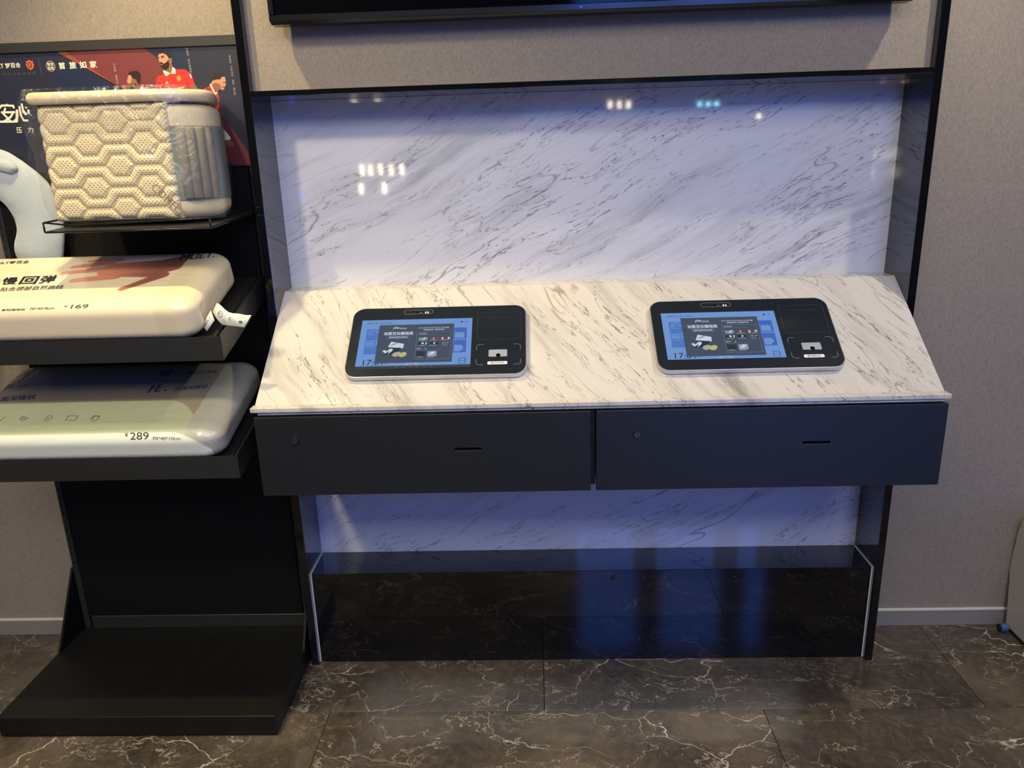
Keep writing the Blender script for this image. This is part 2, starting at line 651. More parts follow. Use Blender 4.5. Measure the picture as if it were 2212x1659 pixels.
X0, X1, Y0 = -3.2, 5.0, -6.2
struct(box('wall_back', X0, X1, YW, YW + 0.1, 0.0, CEIL, M['wall']))
struct(box('wall_left', X0 - 0.1, X0, Y0, YW, 0, CEIL, M['room']))
struct(box('wall_right', X1, X1 + 0.1, Y0, YW, 0, CEIL, M['room']))
struct(box('wall_front', X0, X1, Y0 - 0.1, Y0, 0, CEIL, M['room']))
struct(box('ceiling', X0, X1, Y0, YW, CEIL, CEIL + 0.1, M['ceiling']))
for nm, a, b_ in (('baseboard_left', X0, -0.012), ('baseboard_right', W + 0.001, X1)):
    bb = struct(box(nm, a, b_, YW - 0.008, YW, 0.001, 0.054, M['base']))
    bm = bmesh.new()
    add_box(bm, a, b_, YW - 0.0095, YW, 0.0545, 0.0615, 0.001)
    bm_obj('top_edge', bm, M['basetop'], bb)
fl = struct(box('floor', X0, X1, Y0, YW, -0.05, -0.009, M['grout']))
TW, TD = 1.226, 0.613
bm = bmesh.new()
g = 0.0008
add_box(bm, g, TW - g, g, TD - g, -0.0088, 0.0, 0.0006)
tile_me = bpy.data.meshes.new('tile')
bmesh.ops.recalc_face_normals(bm, faces=bm.faces[:])
bm.to_mesh(tile_me)
bm.free()
tile_me.materials.append(M['floor'])
nrow = 0
for r in range(10):
    yb = -0.21 - (r) * TD
    xo = 0.724 if r % 2 == 0 else 1.337
    for c in range(-4, 4):
        xa = (0.724 if (r % 2 == 0) else 0.111) + c * TW
        t = bpy.data.objects.new('tile', tile_me)
        COL.objects.link(t)
        t.parent = fl
        t.location = (xa, yb if r > -1 else yb, 0)
        if r == 0:
            pass
# (row 0 is the row that runs up to the wall: y from -0.21 to the wall; shift all rows accordingly)

# ------------------------------------------------------------------ framed bay: uprights, rail, marble, wallpaper panel
bay = thing('wall_niche', (W / 2, YW / 2, 0), 'tall glossy black framed wall niche lined with white veined marble', 'niche')
box('upright', 0, PT, 0, YW - 0.001, 0.0005, CEIL - 0.002, M['gloss'], bay, 0.0012)
box('upright', W - PT, W, 0, YW - 0.001, 0.0005, CEIL - 0.002, M['gloss'], bay, 0.0012)
box('top_rail', PT + .0003, W - PT - .0003, 0.0005, YM + 0.02, ZT, ZR, M['gloss'], bay, 0.0008)
mp = box('marble_panel', PT + .0003, W - PT - .0003, YM, YM + 0.02, 0.02, ZT - .0005, M['marble'], bay)
box('wallpaper_panel', PT + .0003, W - PT - .0003, 0.024, 0.15, ZR + .0005, CEIL - 0.003, M['wall'], bay)

# ------------------------------------------------------------------ sloped counter
YB, ZB, YF, ZF = 0.0854, 1.1637, -0.2361, 0.9321
counter = thing('sloped_counter', (W / 2, -0.05, 0.91), 'cream veined marble counter sloping down to a thin front lip, carrying the two terminals', 'counter')
cx0, cx1 = PT + 0.0006, W - PT - 0.0006
bm = bmesh.new()
prof = [(YM - .0005, ZB), (YB, ZB), (YF, ZF), (YF, 0.9218), (YM - .0005, 0.9218)]
add_prism(bm, [(cx0, y, z) for y, z in prof], (cx1 - cx0, 0, 0))
bm_obj('slab', bm, M['counter'], counter)
box('front_lip', cx0 - 0.004, cx1 + 0.004, -0.2635, YF - 0.0003, 0.9216, 0.9336, M['counter'], counter, 0.002, 2)
box('lower_strip', cx0 + 0.012, cx1 - 0.008, -0.2555, -0.02, 0.9135, 0.9214, M['counter'], counter)

# ------------------------------------------------------------------ two drawer units
YD, ZD0, ZD1 = -0.2635, 0.7004, 0.9097


def lockset(parent, x, z, y):
    bm = bmesh.new()
    add_cyl(bm, (x, y, z), (0, -1, 0), 0.0115, 0.003, 32, 0.0105)
    lk = bm_obj('lock', bm, M['satin'], parent)
    bm = bmesh.new()
    add_cyl(bm, (x, y - 0.0029, z), (0, -1, 0), 0.0066, 0.0016, 28)
    cyl = bm_obj('cylinder', bm, M['chrome'], lk)
    box('keyway', x - 0.0014, x + 0.0014, y - 0.0049, y - 0.0044, z - 0.0042, z + 0.0042, M['hole'], lk)
    return lk


def drawer_unit(x0, x1, label, lockx, slotx, open_=0.0):
    t = thing('drawer_unit', ((x0 + x1) / 2, -0.12, ZD0), label, 'drawer', 'black drawer units under the counter')
    box('carcass', x0 + 0.003, x1 - 0.003, YD + 0.019, 0.14, ZD0 + 0.004, 0.9128, M['satin'], t)
    # front with a real finger slot cut through it
    bm = bmesh.new()
    s0, s1, sz0, sz1 = slotx, slotx + 0.066, 0.8135, 0.8205
    f = [(x0, s0, ZD0, ZD1), (s1, x1, ZD0, ZD1), (s0, s1, ZD0, sz0), (s0, s1, sz1, ZD1)]
    xs = [x0, s0, s1, x1]
    zs = [ZD0, sz0, sz1, ZD1]
    for (ya) in (YD, YD + 0.018):
        grid = [[bm.verts.new((x, ya, z)) for z in zs] for x in xs]
        for i in range(3):
            for j in range(3):
                if i == 1 and j == 1: continue
                q = [grid[i][j], grid[i + 1][j], grid[i + 1][j + 1], grid[i][j + 1]]
                bm.faces.new(q)
    bm.verts.ensure_lookup_table()
    A = bm.verts[:16]
    B = bm.verts[16:32]
    idx = lambda i, j: i * 4 + j
    loops = [[(0, 0), (1, 0), (2, 0), (3, 0), (3, 1), (3, 2), (3, 3), (2, 3), (1, 3), (0, 3), (0, 2), (0, 1)], [(1, 1), (2, 1), (2, 2), (1, 2)]]
    for lp in loops:
        for k in range(len(lp)):
            a, b2 = idx(*lp[k]), idx(*lp[(k + 1) % len(lp)])
            bm.faces.new([A[a], A[b2], B[b2], B[a]])
    fr = bm_obj('drawer_front', bm, M['drawer'], t)
    md = fr.modifiers.new('edges', 'BEVEL')
    md.width = 0.0011
    md.segments = 2
    md.limit_method = 'ANGLE'
    xe = x1 - 0.0055 if x0 < 0.5 else x0 + 0.0055
    box('edge_band', min(xe, x1 - 0.0008 if x0 < 0.5 else x0 + 0.0008), max(xe, x1 - 0.0008 if x0 < 0.5 else x0 + 0.0008), YD - 0.0008, YD + 0.0002, ZD0 + 0.0012, ZD1 - 0.0012, M['drawer'], fr, 0.0003)
    bm = bmesh.new()
    add_box(bm, s0 - 0.002, s1 + 0.002, YD + 0.016, YD + 0.0185, sz0 - 0.002, sz1 + 0.002)
    bm_obj('finger_slot', bm, M['drawer'], fr)
    lockset(fr, lockx, 0.847, YD)
    # thin raised edge band down the inner side
    return t


drawer_unit(0.0247, 0.8519, 'left black drawer unit under the counter, beside the display rack', 0.121, 0.517)
drawer_unit(0.8655, 1.7038, 'right black drawer unit under the counter, towards the bare wall', 0.965, 1.366)
dv = box('divider_post', 0.8535, 0.8640, -0.2435, 0.13, 0.709, 0.9128, M['satin'])
tag(dv, 'narrow recessed black post between the two drawer units', 'post')

# ------------------------------------------------------------------ low plinth box
plinth = thing('plinth_box', (W / 2, 0.08, 0), 'low glossy black plinth box with thin white side edges on the floor', 'plinth')
px0, px1, pyf, pzt = PT + 0.0045, W - PT - 0.0045, 0.0168, 0.3111
box('front_board', px0, px1, pyf, pyf + 0.016, 0.001, pzt, M['gloss'], plinth, 0.0008)
box('top_board', px0, px1, pyf + 0.0162, YM - 0.0005, pzt - 0.016, pzt - 0.0005, M['gloss'], plinth)
for xa in (PT + 0.0004, px1 + 0.0002):
    bm = bmesh.new()
    add_box(bm, xa, xa + 0.0040, pyf + 0.001, YM - 0.0006, 0.001, pzt + 0.0002)
    bm_obj('side_edge', bm, M['whitetrim'], plinth)
bm = bmesh.new()
add_cyl(bm, (0.937, pyf, 0.287), (0, -1, 0), 0.0085, 0.004, 20, 0.006)
bm_obj('cable_cap', bm, M['satin'], plinth)
SCREWS = [(0.12, 0.15), (0.13, 0.135), (0.99, 0.195), (1.02, 0.075), (1.03, 0.285), (1.30, 0.285), (1.57, 0.29), (1.63, 0.175), (1.60, 0.125)]
for sx, sz in SCREWS:
    bm = bmesh.new()
    add_cyl(bm, (sx, pyf, sz), (0, -1, 0), 0.0019, 0.0008, 10)
    bm_obj('screw', bm, M['chrome'], plinth)

# ------------------------------------------------------------------ television
tv = thing('television', (0.86, 0.0, 1.826), 'wide flat black television hung above the marble niche', 'television')
bm = bmesh.new()
tx0, tx1, tz0, tz1 = 0.106, 1.618, 1.826, 2.69
add_prism(bm, [(tx0, -0.045, tz0 + 0.006), (tx0, -0.036, tz0), (tx0, 0.0, tz0), (tx0, 0.0, tz1), (tx0, -0.045, tz1)], (tx1 - tx0, 0, 0))
body = bm_obj('housing', bm, M['tv'], tv)
bm = bmesh.new()
for a in ((tx0, tx1, tz0 + 0.004, tz0 + 0.019), (tx0, tx1, tz1 - 0.012, tz1), (tx0, tx0 + 0.013, tz0 + 0.0195, tz1 - 0.0125), (tx1 - 0.013, tx1, tz0 + 0.0195, tz1 - 0.0125)):
    add_box(bm, a[0], a[1], -0.052, -0.0452, a[2], a[3], 0.0015)
bm_obj('bezel', bm, M['tv'], tv)
box('screen', tx0 + 0.0135, tx1 - 0.0135, -0.0475, -0.0455, tz0 + 0.0197, tz1 - 0.0127, M['tvglass'], tv)
box('status_light', 0.842, 0.850, -0.0528, -0.0521, tz0 + 0.0095, tz0 + 0.0125, emis('blue_status_light', (40, 70, 235), 2.0), tv)
box('wall_mount', 0.6, 1.1, 0.0002, 0.0238, 1.95, 2.4, M['rack'], tv)

# ------------------------------------------------------------------ check-in terminals
sl = np.array([0, YB - YF, ZB - ZF])
SU = sl / np.linalg.norm(sl)                    # up the slope
FS = Frame((0, YF, ZF), (1, 0, 0), SU)          # slope plane
TH = 0.0175
FG = Frame(FS.w(0, 0, TH), (1, 0, 0), SU)       # glass plane of the terminals
c1 = [FG.at(*p) for p in [(762, 664), (1137, 657), (1137, 800), (747, 812)]]
gx0, gx1 = FG.at(744, 790)[0], FG.at(1138, 780)[0]
gy0, gy1 = FG.at(940, 812)[1], FG.at(950, 662)[1]
TWD, THT = gx1 - gx0, gy1 - gy0
TC1 = ((gx0 + gx1) / 2, (gy0 + gy1) / 2)
hx0, hx1 = FG.at(1410, 770)[0], FG.at(1833, 770)[0]
hy0, hy1 = FG.at(1620, 800)[1], FG.at(1600, 644)[1]
TC2 = ((hx0 + hx1) / 2, (hy0 + hy1) / 2)
print('terminals', TWD, THT, TC1, hx1 - hx0, hy1 - hy0, TC2)

E_BG = emis('screen_sky_blue', (112, 152, 214), 1.0)
E_BG2 = emis('screen_pale_patch', (138, 168, 214), 1.0)
E_TILE = emis('screen_blue_card', (76, 120, 196), 1.0)
E_TILE2 = emis('screen_deep_blue_card', (68, 102, 190), 1.0)
E_CARD = emis('screen_card_picture', (112, 150, 206), 1.0)
E_POP = emis('screen_slate_window', (66, 78, 98), 1.0)
E_POP2 = emis('screen_slate_dark', (40, 47, 58), 1.0)
E_TXT = emis('screen_white_text', (205, 218, 232), 1.0)
E_DIM = emis('screen_dim_text', (150, 165, 190), 1.0)
E_INK = emis('screen_dark_text', (30, 36, 52), 1.0)
E_PALE = emis('screen_pale_card_text', (150, 182, 226), 1.0)
E_RED = emis('screen_red_picture', (112, 66, 66), 1.0)
E_GRN = emis('screen_green_picture', (120, 150, 140), 1.0)
E_GLD = emis('screen_gold_bean', (190, 188, 120), 1.0)
E_PNK = emis('screen_pink_bean', (176, 170, 160), 1.0)
E_BAR = emis('screen_nav_bar', (58, 62, 66), 1.0)


def q_(px, py):
    """zoom-crop pixel (crop 760..1030 x 680..805 shown at 8.193x) to terminal-1 glass plane"""
    a, b2 = FG.at(760 + px / 8.193, 680 + py / 8.193)
    return (a - TC1[0], b2 - TC1[1])


def make_terminal(centre, label, nav):
    o3 = FS.w(centre[0], centre[1], 0)
    # terminal centre was measured on the glass plane; its foot sits straight below along the normal
    t = thing('check_in_terminal', o3, label, 'terminal', 'self check-in terminals on the sloped counter')
    F = Frame(np.array(o3), (1, 0, 0), SU)
    F.o = np.array(list(o3)) + F.n * TH
    hw, hh = TWD / 2, THT / 2
    # silver shell
    bm = bmesh.new()
    lay = [(-TH + 0.0004, 0.9965 * 1, 0.003), (-TH + 0.004, 1.0, 0.003), (-0.0018, 1.0, 0.0), (-0.0004, 1.0, 0.0015)]
    rings_ = []
    for h, k, ins in [(-TH + 0.0003, 1, 0.004), (-TH + 0.003, 1, 0.0025), (-TH + 0.0045, 1, 0.0003), (-0.0022, 1, 0.0), (-0.0006, 1, 0.0008), (-0.0002, 1, 0.0022)]:
        pts = rrect(-hw + ins, hw - ins, -hh + ins, hh - ins, 0.032 - ins)
        rings_.append([bm.verts.new(F.w(a, b2, h)) for a, b2 in pts])
    bm.faces.new(rings_[0])
    bm.faces.new(rings_[-1][::-1])
    n = len(rings_[0])
    for i in range(len(rings_) - 1):
        for k in range(n):
            bm.faces.new([rings_[i][k], rings_[i][(k + 1) % n], rings_[i + 1][(k + 1) % n], rings_[i + 1][k]])
    bm_obj('silver_shell', bm, M['silver'], t)
    # glass
    bm = bmesh.new()
    add_prism(bm, [F.w(a, b2, -0.0004) for a, b2 in rrect(-hw + .0026, hw - .0026, -hh + .0026, hh - .0026, 0.0295)], Vector((F.n * 0.0008).tolist()))
    gl = bm_obj('black_glass', bm, M['glass'], t)
    L0 = 0.0005
    # camera bar
    def z3(px, py):
        a, b2 = FG.at(720 + px / 4.8087, 620 + py / 4.8087)
        return (a - TC1[0], b2 - TC1[1])
    c0, c1_ = z3(735, 264), z3(1035, 262)
    cb = []
    rr = 0.0072
    pa, pb = (c0[0] + rr, c0[1]), (c1_[0] - rr, c0[1])
    for s in (1, -1):
        cb += stroke([(pa[0], pa[1] + s * rr), (pb[0], pb[1] + s * rr)], 0.0007)
    cb += ring(pa, rr - 0.00035, rr + 0.00035, 14, math.pi / 2, 3 * math.pi / 2)
    cb += ring(pb, rr - 0.00035, rr + 0.00035, 14, -math.pi / 2, math.pi / 2)
    camb = flat('camera_bar', F, cb, L0, M['brkt'], t, fine=True)
    flat('lens', F, [circ(z3(868, 266), 0.0028)], L0, M['lens'], camb)
    flat('lens', F, [circ(z3(911, 268), 0.0012)], L0 + .0001, M['led'], camb)
    for k in (961, 985):
        a = z3(k, 266)
        flat('sensor_window', F, [rrect(a[0] - 0.0018, a[0] + 0.0018, a[1] - 0.0034, a[1] + 0.0034, 0.0008, 3)], L0, M['led'], camb)
    # printer cover outline
    A, B = z3(1490, 550), z3(1945, 260)
    x0_, y0_, x1_, y1_ = A[0], A[1], B[0], B[1]
    r0 = rrect(x0_, x1_, y0_, y1_, 0.004, 4)
    pc = stroke(r0 + [r0[0]], 0.0005)
    g0, g1 = z3(1580, 312), z3(1865, 300)
    pc += stroke([g0, (g0[0] + .012, g0[1] - .003), (g1[0] - .012, g0[1] - .003), (g1[0], g0[1])], 0.0006)
    flat('printer_cover', F, pc, L0, M['line'], t, fine=True)
    # card reader brackets
    a = z3(1480, 810)
    b2 = z3(1945, 590)
    bx0, bx1, by0, by1 = a[0], b2[0], a[1], b2[1]
    br = []
    rad = 0.008
    ln = 0.010
    for cxx, cyy, sx, sy in ((bx0, by0, 1, 1), (bx1, by0, -1, 1), (bx0, by1, 1, -1), (bx1, by1, -1, -1)):
        cc = (cxx + sx * rad, cyy + sy * rad)
        st = math.atan2(-sy, 0)
        pts = []
        for k in range(9):
            th = math.pi / 2 * k / 8
            pts.append((cc[0] - sx * rad * math.sin(th), cc[1] - sy * rad * math.cos(th)))
        pts = [(cc[0] + sx * ln, cyy)] + pts + [(cxx, cc[1] + sy * ln)]
        flat('reader_bracket', F, stroke(pts, 0.0008), L0, M['brkt'], t)
    a = z3(1612, 725)
    b2 = z3(1806, 648)
    sw = flat('scanner_window', F, [rrect(a[0], b2[0], a[1], b2[1], 0.003, 4)], L0, M['scanwin'], t)
    mid = ((a[0] + b2[0]) / 2 + 0.001, a[1] + 0.0045)
    flat('scanner_eye', F, [circ(mid, 0.0058)], L0 + .0003, M['lens'], sw)
    a = z3(1600, 806)
    b2 = z3(1808, 770)
    lb = flat('reader_label', F, [rrect(a[0], b2[0], a[1], b2[1], 0.003, 4)], L0, M['label'], t)
    hgt = b2[1] - a[1]
    lettering('lettering', F, [('身份验证区', (a[0] + 0.008, a[1] + hgt * .2), (b2[0] - 0.008, a[1] + hgt * .2), hgt * .62, 0.01)], L0 + .0003, M['ink'], lb)
    # ---------------- screen and what it shows
    s00, s10, s11, s01 = q_(55, 918), q_(2095, 876), q_(2138, 62), q_(193, 100)
    sx0, sx1 = (s00[0] + s01[0]) / 2, (s10[0] + s11[0]) / 2
    sy0, sy1 = (s00[1] + s10[1]) / 2, (s01[1] + s11[1]) / 2
    RX = lambda u: sx0 + (sx1 - sx0) * u
    RY = lambda v: sy0 + (sy1 - sy0) * v
    R = lambda u0, u1, v0, v1: [(RX(u0), RY(v0)), (RX(u1), RY(v0)), (RX(u1), RY(v1)), (RX(u0), RY(v1))]
    P = lambda u, v: (RX(u), RY(v))
    L1, L2, L3, L4 = 0.0006, 0.0008, 0.0010, 0.0012
    SH = sy1 - sy0
    scn = flat('screen', F, [R(0, 1, 0, 1)], L0, E_BG, t)
    if nav:
        flat('navigation_bar', F, [R(0, 1, -0.055, 0.0)], L0, E_BAR, scn)
        flat('navigation_icons', F, [circ(P(.36 + .06 * k, -0.028), 0.0011, n=10) for k in range(6)], L1, E_DIM, scn, fine=True)
    flat('left_cards', F, [R(.055, .24, .54, .80), R(.055, .24, .25, .52)], L1, E_TILE, scn, each=True)
    flat('right_cards', F, [R(.84, .955, .54, .79), R(.84, .955, .25, .52)], L1, E_TILE2, scn, each=True)
    flat('card_pictures', F, [
        [P(.85, .56), P(.935, .56), P(.935, .69), P(.925, .67), P(.91, .70), P(.895, .67), P(.88, .70), P(.865, .67), P(.85, .70)],
        [P(.85, .27), P(.90, .27), P(.935, .34), P(.915, .41), P(.85, .41)],
        circ(P(.19, .565), 0.009), circ(P(.2, .27), 0.010)], L2, E_CARD, scn, each=True)
    flat('grid_icon', F, [R(.895, .96, .02, .14)], L1, E_TILE, scn)
    flat('grid_dots', F, [R(.91, .923, .09, .115), R(.93, .943, .09, .115), R(.91, .923, .04, .065), R(.93, .943, .04, .065)], L2, E_PALE, scn, fine=True)
    flat('pale_button', F, [rrect(RX(.43), RX(.55), RY(0.0), RY(.055), 0.003, 4)], L1, E_BG2, scn)
    lettering('dark_lettering', F, [
        ('如家酒店（金标）武汉大学街道口店', P(.05, .91), P(.28, .91), SH * .032),
        ('17:01', P(.065, .02), P(.235, .02), SH * .115),
        ('周三', P(.255, .03), P(.285, .03), SH * .035),
        ('点击唤醒屏幕', P(.46, .012), P(.52, .012), SH * .02)], L1 + .0001, E_INK, scn)
    flat('status_icons', F, [R(.895, .915, .905, .93), [P(.94, .93), P(.955, .93), P(.9475, .905)]], L1, E_INK, scn, each=True)
    lettering('card_lettering', F, [('上门入住', P(.065, .70), P(.235, .70), SH * .075), ('同住人登记', P(.065, .43), P(.255, .43), SH * .075),
                                    ('Checking in', P(.068, .655), P(.13, .655), SH * .022), ('Check with', P(.068, .39), P(.13, .39), SH * .022)], L2, E_PALE, scn)
    pop = flat('popup_window', F, [R(.165, .838, .055, .88)], L3, E_POP, scn)
    lx0, lx1, ly0, ly1 = .512, .815, .12, .705
    box_ = [P(lx0, ly0), P(lx1, ly0), P(lx1, ly1), P(lx0, ly1), P(lx0, ly0)]
    flat('outline', F, stroke(box_, 0.0004) + stroke([P(.525, .64), P(.73, .64)], 0.0003) + stroke([P(.525, .315), P(.73, .315)], 0.0003) +
         stroke(rrect(RX(.245), RX(.45), RY(.575), RY(.632), 0.003, 4), 0.0005), L4, E_DIM, scn, fine=True)
    lettering('white_lettering', F, [
        ('如愿豆玩赚指南', P(.215, .65), P(.475, .65), SH * .072, 0.02),
        ('教你如愿豆当钱花', P(.265, .585), P(.43, .585), SH * .036, 0.01),
        ('yhe', P(.285, .775), P(.34, .775), SH * .065, 0.02, 0.3),
        ('俱乐部', P(.35, .775), P(.41, .775), SH * .04),
        ('使用更省钱 | 使用更灵活', P(.565, .738), P(.755, .738), SH * .03, 0.02),
        ('即刻兑换成为家宾如愿豆 和如愿值', P(.52, .785), P(.79, .785), SH * .024),
        ('如何得如愿豆', P(.53, .655), P(.60, .655), SH * .024),
        ('如愿豆', P(.52, .335), P(.56, .335), SH * .024),
        ('如愿豆换住宿', P(.535, .512), P(.595, .512), SH * .014), ('如愿豆换好物', P(.63, .512), P(.70, .512), SH * .014), ('如愿豆抵现金', P(.73, .512), P(.80, .512), SH * .014),
        ('抵扣房费金额', P(.535, .405), P(.595, .405), SH * .016), ('兑换酒店早餐', P(.63, .405), P(.70, .405), SH * .016), ('会员升级', P(.74, .405), P(.79, .405), SH * .016),
        ('入住即可得', P(.52, .158), P(.58, .158), SH * .018), ('消费返如愿豆', P(.62, .158), P(.68, .158), SH * .018)], L4, E_TXT, scn)
    # thumbnails
    pics = []
    TN = [(.53, .61, .53, .585), (.63, .71, .53, .585), (.73, .81, .53, .585), (.53, .61, .425, .48), (.63, .71, .425, .48), (.73, .81, .425, .48), (.52, .60, .18, .285), (.62, .70, .18, .285)]
    for k, (a, b2, c, d) in enumerate(TN):
        mt = [E_GRN, E_RED, E_RED, E_POP2, E_POP2, E_POP2, E_POP2, E_DIM][k]
        flat('thumbnail', F, [R(a, b2, c, d)], L4, mt, scn)
    flat('thumbnail_detail', F, [
        [P(.56, .53), P(.575, .53), P(.60, .585), P(.583, .585)], R(.66, .668, .535, .58), R(.735, .75, .535, .58), R(.79, .806, .54, .58),
        R(.56, .58, .44, .475), R(.595, .605, .43, .48), R(.665, .68, .44, .475), R(.74, .745, .44, .47), R(.755, .76, .44, .47), R(.77, .775, .44, .47), R(.785, .80, .45, .465),
        [P(.625, .2), P(.66, .28), P(.69, .27), P(.665, .22)]], L4 + .0002, E_TXT, scn, each=True)
    flat('gift_card', F, [[P(.265, .395), P(.40, .36), P(.405, .455), P(.29, .51)]], L4, E_TXT, scn)
    flat('gift_card_wave', F, [[P(.28, .42), P(.32, .43), P(.355, .48), P(.34, .49), P(.305, .46)]], L4 + .0002, E_DIM, scn)
    flat('ribbon', F, [[P(.22, .32), P(.245, .33), P(.255, .30), P(.29, .36), P(.315, .345), P(.305, .30), P(.27, .24), P(.285, .31), P(.25, .26), P(.235, .28)]], L4 + .0002, E_TXT, scn)
    flat('dark_card', F, [[P(.24, .23), P(.36, .25), P(.385, .39), P(.30, .37)]], L4, E_POP2, scn)
    flat('bean', F, [circ(P(.35, .235), 0.0115, 0.0078, 20, 0.3)], L4 + .0003, E_PNK, scn)
    flat('bean', F, [circ(P(.405, .225), 0.0105, 0.0075, 20, 0.5)], L4 + .0005, E_GLD, scn)
    flat('bean', F, [circ(P(.785, .79), 0.0028, 0.0022, 12, 0.5), circ(P(.60, .34), 0.002, 0.0015, 12, .5)], L4 + .0003, E_GLD, scn, each=True)
    return t


make_terminal(TC1, 'left check-in terminal, nearer the display rack, with dark navigation bar below its picture', True)
make_terminal(TC2, 'right check-in terminal, nearer the bare wall, without a navigation bar', False)
for o in [o for o in bpy.data.objects if o.name.startswith('check_in_terminal')]:
    pass

# smudges of plastic film left on the right-hand terminal
def film_mat(name, k, rough=0.12, tint=(235, 235, 225), wr=0.5, wscale=30):
    m, nt, b = newmat(name)
    out = nt.nodes['Material Output']
    nt.nodes.remove(b)
    tr = N(nt, 'ShaderNodeBsdfTransparent')
    gl = N(nt, 'ShaderNodeBsdfGlossy', i_Roughness=rough)
    gl.inputs[0].default_value = lin(tint)
    df = N(nt, 'ShaderNodeBsdfDiffuse')
    df.inputs[0].default_value = lin(tint)
    ms = N(nt, 'ShaderNodeMixShader', i_0=0.12)
    nt.links.new(gl.outputs[0], ms.inputs[1])
    nt.links.new(df.outputs[0], ms.inputs[2])
    fr = N(nt, 'ShaderNodeLayerWeight', i_Blend=0.25)
    fac = math_n(nt, 'MULTIPLY_ADD', fr.outputs['Facing'], k * 2.0, k, clamp=True)
    mx = N(nt, 'ShaderNodeMixShader')
    nt.links.new(fac, mx.inputs[0])
    nt.links.new(tr.outputs[0], mx.inputs[1])
    nt.links.new(ms.outputs[0], mx.inputs[2])
    tc = N(nt, 'ShaderNodeTexCoord')
    nz = noise_at(nt, tc.outputs['Object'], wscale, 4.0, 0.6, dist=1.5)
    bp = N(nt, 'ShaderNodeBump', i_Strength=wr, i_Distance=0.01)
    nt.links.new(nz, bp.inputs['Height'])
    nt.links.new(bp.outputs[0], gl.inputs['Normal'])
    nt.links.new(mx.outputs[0], out.inputs[0])
    return m


M['film'] = film_mat('clear_plastic_film', 0.07)

# ------------------------------------------------------------------ display rack
rack = thing('display_rack', (-0.4, 0.0, 0), 'black metal display rack with low platform and tilted shelves left of the niche', 'rack')
RX0, RX1 = -0.788, -0.006
YR = 0.118                                     # back panel front face
bm = bmesh.new()
add_prism(bm, [(RX0, -0.304, 0.006), (RX0, -0.304, 0.0665), (RX0, 0.165, 0.0665), (RX0, 0.165, 0.006)], (RX1 - 0.004 - RX0, 0, 0))
bmesh.ops.bevel(bm, geom=bm.edges[:], offset=0.0012, segments=1, affect='EDGES')
plat = bm_obj('platform', bm, M['platform'], rack)
box('toe_gap', RX0 + 0.004, RX1 - 0.008, -0.300, 0.16, 0.0, 0.006, M['hole'], rack)  # near-black fill standing for the shade in the gap under the platform
for xa in (RX0 + 0.001, RX1 - 0.012):
    bm = bmesh.new()
    add_prism(bm, [(xa, -0.02, 0.067), (xa, YR + 0.002, 0.285), (xa, 0.162, 0.285), (xa, 0.162, 0.067)], (0.007, 0, 0))
    bm_obj('side_bracket', bm, M['rackshade'], rack)
box('back_panel', RX0 + 0.030, RX1 - 0.045, YR, YR + 0.012, 0.11, 1.82, M['rackshade'], rack)
box('lower_ledge', RX0 + 0.040, RX1 - 0.02, YR - 0.006, YR - 0.0005, 0.067, 0.112, M['rack'], rack, 0.001)
for xa in (RX0 + 0.012, RX1 - 0.040):
    up = box('upright', xa, xa + 0.018, YR - 0.004, YR + 0.03, 0.067, 1.82, M['rack'], rack, 0.001)
    bm = bmesh.new()
    for k in range(52):
        z = 0.30 + k * 0.0285
        add_box(bm, xa + 0.006, xa + 0.010, YR - 0.0044, YR - 0.0040, z, z + 0.014)
    s = bm_obj('slots', bm, M['hole'], up)
    s['kind'] = 'stuff'
# pegboard holes: two rows between the tray and the upper pillow
bm = bmesh.new()
for r_ in range(26):
    for k in range(26):
        x = -0.735 + k * 0.0258 + (0.003 if r_ % 2 else 0)
        z = 0.90 + r_ * 0.0255
        if z > 1.49: continue
        add_cyl(bm, (x, YR - 0.0002, z), (0, 1, 0), 0.0024, 0.0001, 8)
s = bm_obj('peg_holes', bm, M['hole'], rack)
s['kind'] = 'stuff'


def shelf(zlip0, zlip1, zt, tilt, yf):
    """lip across the front, tilted tray, cheek plates"""
    x0, x1 = -0.765, -0.036
    bm = bmesh.new()
    add_box(bm, x0, x1, yf, yf + 0.0025, zlip0, zlip1)
    lp = bm_obj('shelf_lip', bm, M['rack'], rack)
    L = (YR - 0.002 - yf - 0.003) / math.cos(tilt)
    y2, z2 = yf + 0.003 + L * math.cos(tilt), zt + L * math.sin(tilt)
    bm = bmesh.new()
    add_prism(bm, [(x0, yf + 0.003, zt), (x0, y2, z2), (x0, y2, z2 - 0.004), (x0, yf + 0.003, zt - 0.004)], (x1 - x0, 0, 0))
    bm_obj('shelf_tray', bm, M['rack'], rack)
    for xa in (x0 - 0.0025, x1 + 0.0003):
        bm = bmesh.new()
        add_prism(bm, [(xa, yf, zlip0), (xa, yf, zlip1 + 0.004), (xa, y2, z2 + 0.012), (xa, y2, z2 - 0.045)], (0.0022, 0, 0))
        bm_obj('shelf_cheek', bm, M['rack'], rack)
    # folded channel beside the pillow
    bm = bmesh.new()
    for xa in (-0.060, -0.045):
        add_prism(bm, [(xa, yf + 0.004, zt + 0.0003), (xa, y2, z2 + 0.0003), (xa, y2, z2 + 0.006), (xa, yf + 0.004, zt + 0.006)], (0.0012, 0, 0))
    bm_obj('shelf_rib', bm, M['rack'], rack)


shelf(1.054, 1.113, 1.0925, math.radians(16.8), -0.250)
shelf(0.746, 0.806, 0.7815, math.radians(16.0), -0.252)

